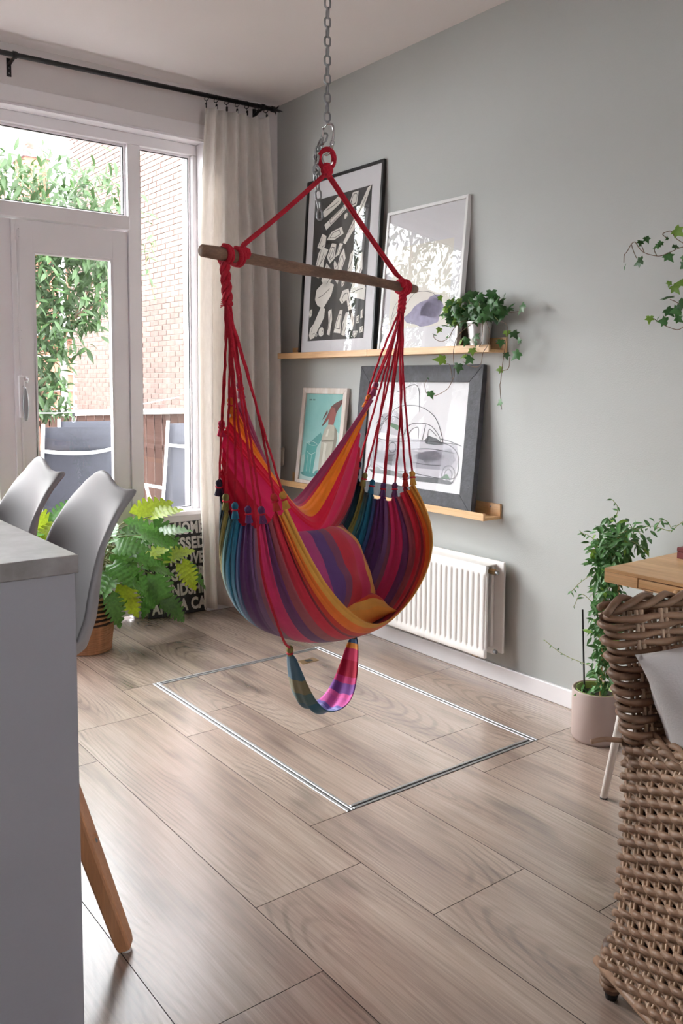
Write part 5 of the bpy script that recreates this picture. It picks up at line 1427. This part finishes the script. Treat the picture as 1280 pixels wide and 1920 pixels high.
for q in range(5):
    G().tube([p_+Vector((0.016*math.cos(i*0.5+q*1.256), 0.016*math.sin(i*0.5+q*1.256), 0)) for i, p_ in enumerate(sp_)], 0.0017, 5).build('vine', 'stem_green', jas, smooth=True)
cnt = 0
jst = G(); jlv = lance_leaf(0.17); jn = [0]
def jleaf(pos, s, young=False):
    d = Vector((rnd.uniform(-1, 0.6), rnd.uniform(-1, 1), rnd.uniform(-1.0, 0.35)))
    W = frame_matrix(pos, d, Vector((-0.6, -0.3, 0.8))+Vector((rnd.uniform(-.6, .6), rnd.uniform(-.6, .6), rnd.uniform(-.3, .3))), s)
    if jn[0] < 295: link('leaf', JASY if young else JAS, W, jas)
    else: jst.add([W @ Vector(v) for v in jlv.V], jlv.F)
    jn[0] += 1
for i in range(900):
    t = rnd.random()**0.9; p_ = sp_[min(len(sp_)-1, int(t*len(sp_)))]
    wdt = interp([(0, 0.03), (0.2, 0.045), (0.5, 0.062), (0.75, 0.09), (1, 0.11)], t)
    an = rnd.uniform(0, 2*PI); rr = wdt*math.sqrt(rnd.random())
    jleaf(p_+Vector((rr*math.cos(an)*0.8, rr*math.sin(an), rnd.uniform(-0.05, 0.05))), rnd.uniform(0.030, 0.050), rnd.random() < 0.12)
for v in jt:
    for p_ in crv(v, 4)[::2]:
        jleaf(p_, rnd.uniform(0.016, 0.03), rnd.random() < 0.5)
for i in range(12): jleaf(JC+Vector((rnd.uniform(-0.09, 0.0), rnd.uniform(-0.06, 0.08), rnd.uniform(0.16, 0.23))), rnd.uniform(0.02, 0.035))
jo = jst.build('fine_foliage', 'leaf_jasmine', jas, smooth=True, fix=False); jo['kind'] = 'stuff'

# ---- philodendron in a striped basket
mat('basket_weave', srgb(176, 128, 92), 0.8, var=0.2, vscale=30, bump=0.6, bscale=120)
mat('basket_dark', srgb(58, 44, 38), 0.85, var=0.2, vscale=30, bump=0.6, bscale=120)
BC = Vector((-1.350, -0.290, 0.0))
phi = thing('potted_philodendron', BC, 'bushy lobed-leaf philodendron in a striped woven basket by the garden door', 'potted plant')
nr = 24
for k in range(nr):
    z0 = 0.006+0.0118*k; rr = 0.118-0.004*math.cos(k*0.2)+0.006*math.sin(PI*k/nr)
    G().tube([BC+Vector((rr*math.cos(2*PI*i/40), rr*math.sin(2*PI*i/40), z0+0.0012*math.sin(i*5*PI/4+k*PI))) for i in range(40)], 0.0072, 6, closed=True).build('basket_coil', 'basket_dark' if (k > 11 and k % 2 == 0) else 'basket_weave', phi, smooth=True, fix=False)
G().lathe([(0.0, 0.002), (0.112, 0.002), (0.114, 0.285), (0.104, 0.285), (0.104, 0.24), (0.0, 0.24)], BC, 32).build('basket_liner', 'basket_dark', phi)
G().lathe([(0.0, 0.245), (0.10, 0.246), (0, 0.262)], BC, 24).build('soil', 'soil', phi)
G().tube(crv([BC+Vector((0.118*math.cos(a), 0.118*math.sin(a), 0.235+dz)) for a, dz in ((-0.95, 0), (-0.85, -0.03), (-0.72, -0.035), (-0.6, 0))], 5), 0.005, 6).build('basket_handle', 'basket_dark', phi, smooth=True)
PHL = [(-1.015, -0.15, 0.647, -0.839, -0.18, 0.691), (-0.945, -0.2, 0.641, -0.842, -0.23, 0.653), (-1.105, -0.25, 0.613, -0.937, -0.28, 0.549), (-0.899, -0.12, 0.575, -0.759, -0.15, 0.398), (-0.889, -0.18, 0.538, -0.798, -0.21, 0.533), (-0.884, -0.2, 0.487, -0.915, -0.23, 0.365), (-1.062, -0.3, 0.568, -1.164, -0.33, 0.555), (-1.235, -0.4, 0.496, -1.17, -0.43, 0.361), (-1.055, -0.3, 0.424, -0.952, -0.33, 0.468), (-0.772, -0.2, 0.356, -0.735, -0.23, 0.25), (-0.73, -0.15, 0.339, -0.618, -0.18, 0.212), (-0.885, -0.22, 0.401, -0.777, -0.25, 0.417), (-0.98, -0.3, 0.339, -0.928, -0.33, 0.162), (-1.198, -0.4, 0.331, -1.173, -0.43, 0.183), (-1.295, -0.45, 0.3, -1.257, -0.48, 0.164), (-1.066, -0.3, 0.321, -1.002, -0.33, 0.191), (-0.926, -0.3, 0.202, -0.84, -0.33, 0.077), (-1.271, -0.45, 0.414, -1.146, -0.48, 0.328), (-1.152, -0.35, 0.399, -1.072, -0.38, 0.27), (-1.5, -0.15, 0.63, -1.577, -0.18, 0.701), (-1.483, -0.2, 0.663, -1.419, -0.23, 0.715), (-1.467, -0.2, 0.639, -1.527, -0.23, 0.579), (-1.554, -0.2, 0.61, -1.614, -0.23, 0.594), (-1.121, -0.35, 0.508, -1.208, -0.38, 0.434), (-1.023, -0.3, 0.54, -0.924, -0.33, 0.505), (-1.063, -0.35, 0.41, -0.956, -0.38, 0.359), (-1.237, -0.45, 0.45, -1.307, -0.48, 0.357), (-1.261, -0.2, 0.579, -1.213, -0.23, 0.692), (-1.347, -0.2, 0.56, -1.328, -0.23, 0.674), (-1.301, -0.4, 0.422, -1.356, -0.43, 0.327), (-0.934, -0.2, 0.249, -0.997, -0.23, 0.145), (-1.123, -0.35, 0.362, -1.19, -0.38, 0.265)]
rnd = random.Random(5)
for i in range(14):      # inner and rear leaves that fill the crown
    a = rnd.uniform(0, 2*PI); h = rnd.uniform(0.42, 0.66); rr = rnd.uniform(0.10, 0.24)
    b = BC+Vector((rr*math.cos(a)+0.06, rr*math.sin(a)*0.6-0.02, h))
    PHL.append((*b, b.x+0.12*math.cos(a), b.y+0.09*math.sin(a), b.z+rnd.uniform(-0.08, 0.05)))
for i, q in enumerate(PHL):
    b = Vector(q[:3]); tp_ = Vector(q[3:]); L_ = max(0.145, (tp_-b).length)*1.2
    young = i in (0, 1, 8, 9, 13, 19, 21, 11)
    d = tp_-b
    W = frame_matrix(b, d+Vector((0, 0, 0.18*L_)), Vector((-0.35, -0.55, 0.85))+Vector((rnd.uniform(-.3, .3), rnd.uniform(-.3, .3), 0)), L_)
    link('leaf', PHIY if young else PHI, W, phi)
    root = BC+Vector((rnd.uniform(-0.05, 0.05), rnd.uniform(-0.05, 0.05), 0.25))
    mid = (root+b)/2+Vector((0, 0, 0.10+0.12*(b-root).length*0.5))
    mid.x = lerp(root.x, b.x, 0.42); mid.y = lerp(root.y, b.y, 0.42)
    G().tube(crv([root, mid, b], 7), [0.0045-0.0018*k/14 for k in range(15)], 6).build('leaf_stalk', 'stem_green', phi, smooth=True)

# ================================================================== TEXT SIGN
mat('sign_black', srgb(40, 40, 44), 0.55, var=0.12, vscale=30, bump=0.2, bscale=60)
mat('sign_letter', srgb(216, 212, 210), 0.7, var=0.08, vscale=50)
mat('sign_edge', srgb(150, 120, 90), 0.8)
sb0, sb1 = Vector((-0.872, 0.020, 0.003)), Vector((-0.405, 0.004, 0.003))
SU = (sb1-sb0).normalized(); SV = Vector((0, 0.055, 0.548)).normalized(); SV = (SV-SU*SV.dot(SU)).normalized(); SN = SU.cross(SV).normalized()
if SN.y > 0: SN = -SN
SW = (sb1-sb0).length; SH = 0.552
sign = thing('text_sign', (sb0+sb1)/2, 'black wooden sign with white words about home leaning under the window', 'sign')
def sp3(u, v, n): return sb0+SU*u+SV*v+SN*n
G().extrude([sp3(0, 0, 0), sp3(SW, 0, 0), sp3(SW, SH, 0), sp3(0, SH, 0)], -SN*0.016).build('board', 'sign_black', sign, bevel=0.0015)
LINES = ['THIS HOME', 'IS BLESSED', 'WITH LOVE,', 'LAUGHTER,', 'FRIENDSHIP', 'AND A CAT']
Mrot = Matrix(((SU.x, SV.x, SN.x, 0), (SU.y, SV.y, SN.y, 0), (SU.z, SV.z, SN.z, 0), (0, 0, 0, 1)))
lh = SH/6.12
for i, tx in enumerate(LINES):
    cu = bpy.data.curves.new('txt', 'FONT'); cu.body = tx; cu.size = 0.094; cu.extrude = 0.0004; cu.offset = 0.0042; cu.space_character = 1.08; cu.resolution_u = 3
    to = bpy.data.objects.new('txt', cu); COL.objects.link(to)
    dg = bpy.context.evaluated_depsgraph_get(); dg.update()
    me = bpy.data.meshes.new_from_object(to.evaluated_get(dg))
    bpy.data.objects.remove(to); bpy.data.curves.remove(cu)
    xs = [v.co.x for v in me.vertices]; w = max(xs)-min(xs); x0 = min(xs)
    want = SW*[0.76, 0.775, 0.775, 0.775, 0.80, 0.83][i]
    sx = want/w
    for v in me.vertices: v.co.x = (v.co.x-x0)*sx
    me.materials.clear(); me.materials.append(M['sign_letter'])
    W = Matrix.Translation(sp3(SW*0.045, SH-lh*(i+0.93)+0.006, 0.0006)) @ Mrot
    link('lettering', me, W, sign)
r_ = random.Random(9); g = G()
for i in range(46):     # chipped paint flecks
    u = r_.uniform(0.03, SW-0.03); v = lh*r_.randint(0, 6)+r_.uniform(-0.004, 0.012)
    if not 0.005 < v < SH-0.012: continue
    s = r_.uniform(0.001, 0.005); a = r_.uniform(0, PI)
    g.add([sp3(u+s*math.cos(a+k*2.094)*(1.6 if k == 0 else 1), v+s*math.sin(a+k*2.094), 0.0007) for k in range(3)], [(0, 1, 2)])
g.build('paint_chips', 'sign_letter', sign, fix=False)

# ================================================================== SILL ORNAMENTS
mat('figurine', srgb(48, 40, 38), 0.5, var=0.1)
cat = G(); SL = Vector((-0.735, 0.075, 0.612))
body = [(-0.055, 0.052, 0.014), (-0.045, 0.056, 0.0165), (-0.030, 0.040, 0.012), (-0.018, 0.032, 0.014), (0.0, 0.033, 0.0165), (0.020, 0.034, 0.0165), (0.034, 0.030, 0.014), (0.042, 0.026, 0.007)]
cat.tube([SL+Vector((x, 0, z)) for x, z, r in body], [r*0.72 for x, z, r in body], 10)
fg = cat.build('panther_figurine', 'figurine', smooth=True)
tag(fg, 'small dark panther figurine standing on the window sill', 'figurine')
for x, y in ((-0.022, -0.006), (-0.018, 0.006), (0.026, -0.006), (0.030, 0.006)):
    G().tube([SL+Vector((x, y, 0.030)), SL+Vector((x+0.003, y, 0.014)), SL+Vector((x-0.002, y, 0.0)), ], [0.0062, 0.004, 0.0042], 6).build('leg', 'figurine', fg, smooth=True)
G().tube(crv([SL+Vector((0.040, 0, 0.028)), SL+Vector((0.050, 0, 0.012)), SL+Vector((0.062, 0, 0.008)), SL+Vector((0.068, 0, 0.016))], 5), 0.002, 6).build('tail', 'figurine', fg, smooth=True)
for s_ in (-1, 1): G().tube([SL+Vector((-0.050, s_*0.006, 0.064)), SL+Vector((-0.050, s_*0.008, 0.073))], [0.004, 0.001], 6).build('ear', 'figurine', fg, smooth=True)
glass_mat('vase_glass', (0.93, 0.95, 0.97), ior=1.5)
vs = G().lathe([(0.0, 0.001), (0.030, 0.001), (0.040, 0.02), (0.036, 0.055), (0.042, 0.070), (0.039, 0.070), (0.033, 0.055), (0.036, 0.02), (0.0, 0.006)], Vector((-0.812, 0.078, 0.612)), 28).build('glass_bowl', 'vase_glass', smooth=True)
tag(vs, 'small clear glass bowl on the window sill beside the mullion', 'bowl')

# ================================================================== GARDEN BEYOND THE DOORS
mat('patio_stone', srgb(96, 92, 88), 0.85, var=0.2, vscale=3, bump=0.5, bscale=30)
patio = struct(box('ground', (-14, 0.16, -0.24), (16, 26, -0.12), 'patio_stone'))
# patio slabs near the house
for i in range(9):
    for j in range(7):
        box('paving_slab', (-3.0+0.5*i+0.006, 0.35+0.5*j+0.006, -0.12), (-2.5+0.5*i-0.006, 0.85+0.5*j-0.006, -0.085), 'patio_stone', patio, bevel=0.004, seg=1)
# neighbour's brick wall
mat('mortar', srgb(148, 138, 132), 0.95, var=0.06, vscale=10)
mat('brick', srgb(106, 84, 77), 0.9, var=0.2, vscale=12, perobj=0.16, bump=0.4, bscale=60, color2=srgb(84, 66, 60))
wallb = thing('brick_wall', (1.75, 6.0, -0.12), 'tall weathered brick house wall running away beside the garden', 'brick wall')
box('mortar_core', (1.606, 3.2, -0.12), (1.90, 8.0, 5.9), 'mortar', wallb)
bl, bh, pl_, ph_ = 0.210, 0.052, 0.220, 0.0628
bm_ = G().box((-0.012, -bl/2, -bh/2), (0.004, bl/2, bh/2))
brick_me = shared(bm_, 'brick', 'brick')
half_me = shared(G().box((-0.012, -0.05, -bh/2), (0.004, 0.05, bh/2)), 'half_brick', 'brick')
rest = G(); nb = 0
rb = random.Random(2)
rows = int(5.9/ph_)
cand = []
for r in range(rows):
    z = 0.0+r*ph_
    for k in range(23):
        y = 3.3+(0.11 if r % 2 else 0)+k*pl_
        if y+bl/2 > 8.0: continue
        vis = (4.45 < y < 6.05 and 1.05 < z < 2.35)
        cand.append((0 if vis else 1, y, z))
for vis, y, z in cand:
    dx = rb.uniform(-0.002, 0.002)
    if vis == 0 and nb < 290:
        link('brick', brick_me, Matrix.Translation((1.606+dx, y, z)), wallb); nb += 1
    else:
        rest.box((1.594+dx, y-bl/2, z-bh/2), (1.610+dx, y+bl/2, z+bh/2))
ro = rest.build('bricks', 'brick', wallb, fix=False); ro['kind'] = 'stuff'
mat('pvc_white', srgb(236, 238, 242), 0.4)
dp = thing('drainpipe', (1.50, 8.05, -0.12), 'white drainpipe running up the end of the brick wall', 'drainpipe')
G().tube([(1.50, 8.06, 0.9), (1.50, 8.06, 5.9)], 0.050, 14).build('pipe', 'pvc_white', dp, smooth=True)
G().tube([(1.50, 8.06, -0.12), (1.50, 8.06, 0.95)], 0.058, 14).build('standpipe', 'pvc_white', dp, smooth=True)
for z in (1.6, 3.1, 4.6): G().tube([(1.50, 8.06, z), (1.50, 8.06, z+0.05)], 0.056, 14).build('pipe_collar', 'pvc_white', dp, smooth=True)

# timber fence across the garden
mat('fence_wood', srgb(84, 60, 52), 0.9, var=0.2, vscale=8, perobj=0.2, bump=0.5, bscale=40, stretch=(1, 1, 0.15))
mat('fence_cap', srgb(214, 206, 200), 0.8, var=0.1, vscale=8)
fen = thing('timber_fence', (0, 4.42, -0.12), 'brown timber slat fence with a pale capping rail at the end of the patio', 'fence')
x = -2.4
while x < 1.56:
    box('slat', (x, 4.40, -0.10), (x+0.086, 4.42, 1.005), 'fence_wood', fen); x += 0.098
for z in (0.2, 0.62, 0.93): box('fence_rail', (-2.45, 4.421, z-0.03), (1.58, 4.45, z+0.03), 'fence_wood', fen)
box('capping_rail', (-2.45, 4.34, 1.008), (1.585, 4.47, 1.065), 'fence_cap', fen, bevel=0.006)
x = -2.4
while x < 1.5: box('fence_post', (x, 4.452, -0.12), (x+0.08, 4.53, 1.005), 'fence_wood', fen); x += 1.3

# string light
mat('cable_pale', srgb(226, 224, 220), 0.6)
sl = thing('string_light', (-0.75, 1.75, 1.15), 'pale cable with one hanging bulb strung across the patio', 'string light')
G().tube(crv([(-1.6, 1.75, 1.20), (-1.05, 1.75, 1.148), (-0.75, 1.75, 1.140), (-0.35, 1.75, 1.163), (0.2, 1.75, 1.25)], 8), 0.0035, 6).build('cable', 'cable_pale', sl, smooth=True)
G().lathe([(0, 0.010), (0.010, 0.010), (0.011, -0.014), (0, -0.014)], (-0.66, 1.75, 1.128), 10).build('lamp_holder', 'rubber', sl)
G().lathe([(0.008, -0.012), (0.014, -0.028), (0.017, -0.044), (0.012, -0.060), (0, -0.066)], (-0.66, 1.75, 1.128), 14).build('bulb', 'vase_glass', sl, smooth=True)

# garden armchairs with dark slings
mat('sling_dark', srgb(50, 52, 62), 0.75, var=0.12, vscale=60)
mat('tube_white', srgb(214, 216, 220), 0.35, metal=0.3)
def garden_chair(loc, rot, label):
    R = Matrix.Translation(Vector((loc[0], loc[1], -0.085))) @ Matrix.Rotation(rot, 4, 'Z')
    t = thing('garden_chair', (loc[0], loc[1], -0.085), label, 'garden chair', 'garden chairs outside the doors')
    def T(L, r, nm): return G().tube([R @ Vector(p_) for p_ in crv(L, 6)], r, 10).build(nm, 'tube_white', t, smooth=True)
    # +y local = away from the house, chair back on the -y side
    for sx in (-1, 1):
        x = sx*0.255
        T([(x, 0.26, 0.44), (x, 0.0, 0.42), (x, -0.17, 0.44), (x, -0.235, 0.62), (x, -0.31, 1.17)], 0.0125, 'side_rail')
        T([(x*1.08, 0.27, 0.0), (x*1.08, 0.24, 0.62), (x*1.08, 0.20, 0.665), (x*1.08, 0.0, 0.668), (x*1.08, -0.27, 0.668)], 0.0125, 'arm_tube')
        T([(x*1.04, -0.30, 0.0), (x*1.04, -0.12, 0.43), (x*1.04, 0.0, 0.66)], 0.0125, 'leg')
    T([(-0.255, -0.285, 0.99), (-0.13, -0.332, 0.975), (0, -0.350, 0.97), (0.13, -0.332, 0.975), (0.255, -0.285, 0.99)], 0.013, 'back_bar')
    T([(-0.255, 0.02, 0.40), (0.255, 0.02, 0.40)], 0.011, 'cross_bar')
    P = []
    n, m_ = 26, 9
    path = crv([(0, 0.26, 0.445), (0, 0.0, 0.42), (0, -0.16, 0.44), (0, -0.228, 0.62), (0, -0.305, 1.15)], 6)
    for c in path:
        for j in range(m_):
            q = -1+2*j/(m_-1)
            P.append(R @ (Vector(c)+Vector((q*0.25, -0.025*(1-q*q)*(1 if c[2] > 0.6 else 0), -0.02*(1-q*q)*(1 if c[2] < 0.6 else 0)))))
    o = G().grid(P, len(path), m_).build('sling', 'sling_dark', t, smooth=True, fix=False)
    md = o.modifiers.new('thick', 'SOLIDIFY'); md.thickness = 0.003
    return t
garden_chair((-0.815, 1.52), 0.02, 'dark sling garden chair with pale tubes seen through the door glass')
garden_chair((-0.40, 2.25), -0.12, 'dark sling garden chair on the left side of the tall side window')
garden_chair((0.10, 1.62), 0.10, 'dark sling garden chair seen at the right of the tall side window')
garden_chair((-1.30, 2.55), 0.30, 'dark sling garden chair standing farthest away near the shrub')

# shrub with long narrow leaves
mat('leaf_shrub', srgb(58, 84, 44), 0.55, var=0.25, vscale=10, perobj=0.35, transl=0.3)
mat('bark', srgb(128, 104, 84), 0.9, var=0.2, vscale=20)
shr = thing('garden_shrub', (-0.62, 3.35, -0.12), 'leafy green shrub with long narrow leaves in front of the brick wall', 'shrub')
SHL = shared(lance_leaf(0.15), 'shrub_leaf', 'leaf_shrub', True)
rs = random.Random(21)
tr_ = [[(-0.62, 3.35, -0.12), (-0.58, 3.35, 0.9), (-0.50, 3.30, 1.7), (-0.38, 3.25, 2.5), (-0.30, 3.25, 3.1)], [(-0.58, 3.36, 0.7), (-0.30, 3.28, 1.5), (-0.10, 3.22, 1.95), (0.12, 3.2, 2.4), (0.22, 3.2, 2.9)],
       [(-0.60, 3.36, 0.4), (-0.85, 3.3, 1.4), (-0.95, 3.25, 2.4), (-0.85, 3.2, 3.2)], [(-0.50, 3.3, 1.7), (-0.7, 3.2, 2.4), (-0.68, 3.2, 3.2)], [(-0.10, 3.22, 1.95), (0.25, 3.15, 2.2), (0.55, 3.1, 2.5)], [(-0.38, 3.25, 2.5), (-0.35, 3.2, 3.1), (-0.42, 3.2, 3.6)]]
for v in tr_: G().tube(crv(v, 6), [0.016*(1-0.7*k/(6*(len(v)-1))) for k in range(6*(len(v)-1)+1)], 6).build('branch', 'bark', shr, smooth=True)
def shrub_pos():
    while True:
        x = rs.uniform(-1.35, 0.48); y = rs.uniform(2.75, 3.75); z = rs.uniform(1.05, 3.35)
        dens = 0.0
        if z > 1.85: dens = 1.0 if z < 2.9 else (0.72-(z-2.9)*0.9)
        if x > 0.1: dens *= 0.55 if z > 2.0 else 0
        if x > 0.34: dens *= 0.25
        if z <= 1.85: dens = 1.0 if x < -0.28 else (0.28 if z > 1.6 and x < 0.0 else 0.0)
        if rs.random() < dens: return Vector((x, y, z))
rest = G(); nl = 0
allv = [shrub_pos() for _ in range(6800)]
allv.sort(key=lambda p_: p_.y)
lv = lance_leaf(0.15)
for p_ in allv:
    d = Vector((rs.uniform(-1, 1), rs.uniform(-1, 0.7), rs.uniform(-1.1, 0.3))); n = Vector((rs.uniform(-.6, .6), -0.5+rs.uniform(-.5, .5), 0.8)); s = rs.uniform(0.085, 0.15)
    W = frame_matrix(p_, d, n, s)
    inview = -0.75 < p_.x < 0.3 and 1.15 < p_.z < 3.15
    if inview and nl < 290:
        link('leaf', SHL, W, shr); nl += 1
    else: rest.add([W @ Vector(v) for v in lv.V], lv.F)
ro = rest.build('foliage', 'leaf_shrub', shr, smooth=True, fix=False); ro['kind'] = 'stuff'
# twigs standing above the shrub and one reaching the side window
for v in [[(-0.30, 3.25, 3.0), (-0.34, 3.22, 3.25), (-0.36, 3.2, 3.48)], [(-0.55, 3.2, 3.0), (-0.60, 3.2, 3.3)], [(0.22, 3.2, 2.85), (0.20, 3.2, 3.1)], [(0.55, 3.1, 2.5), (0.60, 3.1, 2.62), (0.62, 3.1, 2.75)], [(0.55, 3.1, 2.5), (0.62, 3.1, 2.2)]]:
    G().tube(crv(v, 5), 0.004, 5).build('twig', 'bark', shr, smooth=True)
    for c in crv(v, 4)[1:]:
        d = Vector((rs.uniform(-1, 1), rs.uniform(-1, 0.3), rs.uniform(-1, 0.1)))
        link('leaf', SHL, frame_matrix(c, d, Vector((0, -0.5, 0.8)), rs.uniform(0.07, 0.11)), shr)

# low red brick outbuilding, houses and chimneys behind
mat('brick_red', srgb(150, 92, 76), 0.9, var=0.15, vscale=6, bump=0.4, bscale=30)
mat('roof_tile', srgb(110, 68, 60), 0.85, var=0.2, vscale=6)
mat('lead_grey', srgb(120, 122, 128), 0.7)
shed = thing('outbuilding', (0.2, 10.2, -0.12), 'low reddish brick outbuilding behind the fence and shrub', 'outbuilding')
box('wall', (-4.0, 9.6, -0.12), (2.6, 11.4, 2.1), 'brick_red', shed)
for z in (0.95, 1.22, 1.50, 1.78): box('ledge_course', (-4.0, 9.57, z-0.02), (2.6, 9.60, z), 'fence_cap', shed)
box('roof_slab', (-4.1, 9.45, 2.1), (2.7, 11.5, 2.2), 'lead_grey', shed)
def chimney_house(nm, label, x0, x1, yc, ridge, cx0, cx1, ctop, cbase, pots, group):
    t = thing(nm, ((x0+x1)/2, yc, -0.12), label, 'house', group)
    box('wall', (x0, yc, -0.12), (x1, yc+4, ridge-1.0), 'brick_red', t)
    G().extrude([(x0-0.15, yc-0.2, ridge-1.05), (x0-0.15, yc+4.2, ridge-1.05), (x0-0.15, yc+2.0, ridge)], (x1-x0+0.3, 0, 0)).build('roof', 'roof_tile', t)
    ch = G().box((cx0, yc+0.3, cbase), (cx1, yc+1.0, ctop-0.14)).build('chimney_stack', 'brick_red', t)
    rr = int((ctop-0.14-cbase)/0.075)
    for k in range(rr):
        z = cbase+0.075*k
        G().box((cx0-0.006, yc+0.294, z+0.008), (cx1+0.006, yc+1.006, z+0.068)).build('brick_course', 'brick_red', ch)
    G().box((cx0-0.05, yc+0.25, ctop-0.14), (cx1+0.05, yc+1.05, ctop-0.06)).box((cx0-0.03, yc+0.27, ctop-0.06), (cx1+0.03, yc+1.03, ctop)).build('chimney_cap', 'lead_grey', ch)
    for px in pots:
        G().lathe([(0.09, 0), (0.075, 0.14), (0.085, 0.16), (0.085, 0.20), (0.07, 0.20), (0.06, 0)], (px, yc+0.65, ctop), 16).build('chimney_pot', 'roof_tile', ch, smooth=True)
    return t
chimney_house('house', 'far brick house with a square chimney seen through the top window', 0.5, 6.0, 11.75, 4.75, 2.26, 2.70, 5.68, 3.9, [2.46], 'far houses')
chimney_house('house', 'far brick house with a low chimney at the left edge of the top window', -6.0, 2.9, 16.5, 5.9, 2.60, 3.2, 6.62, 5.2, [2.72, 3.0], 'far houses')

# broad garden tree left of the doors (seen mirrored in the picture glass)
tree = thing('garden_tree', (-5.6, 5.2, -0.12), 'broad leafy tree left of the doors, mirrored in the picture glass', 'tree')
for v in [[(-5.6, 5.2, -0.12), (-5.55, 5.2, 1.4), (-5.6, 5.15, 2.6), (-5.4, 5.1, 4.6)], [(-5.55, 5.2, 1.4), (-6.1, 5.1, 2.3), (-6.5, 5.0, 3.1)], [(-5.58, 5.2, 1.7), (-5.0, 5.3, 2.5), (-4.6, 5.3, 3.2)], [(-5.6, 5.15, 2.4), (-5.7, 5.6, 3.2), (-5.8, 5.8, 3.9)]]:
    G().tube(crv(v, 6), [0.07*(1-0.8*k/(6*(len(v)-1))) for k in range(6*(len(v)-1)+1)], 8).build('branch', 'bark', tree, smooth=True)
rt_ = random.Random(77); crown = G(); nl = 0
for i in range(2600):
    while True:
        q = Vector((rt_.uniform(-1, 1), rt_.uniform(-1, 1), rt_.uniform(-1, 1)))
        if q.length < 1 and mnoise.noise(q*2.6) > -0.12: break
    p_ = Vector((-5.6+1.65*q.x, 5.2+1.3*q.y, 3.7+1.55*q.z))
    W = frame_matrix(p_, Vector((rt_.uniform(-1, 1), rt_.uniform(-1, 1), rt_.uniform(-1, 0.4))), Vector((0, -0.4, 0.9)), rt_.uniform(0.12, 0.2))
    if nl < 200: link('leaf', SHL, W, tree); nl += 1
    else: crown.add([W @ Vector(v) for v in lv.V], lv.F)
ro = crown.build('foliage', 'leaf_shrub', tree, smooth=True, fix=False); ro['kind'] = 'stuff'
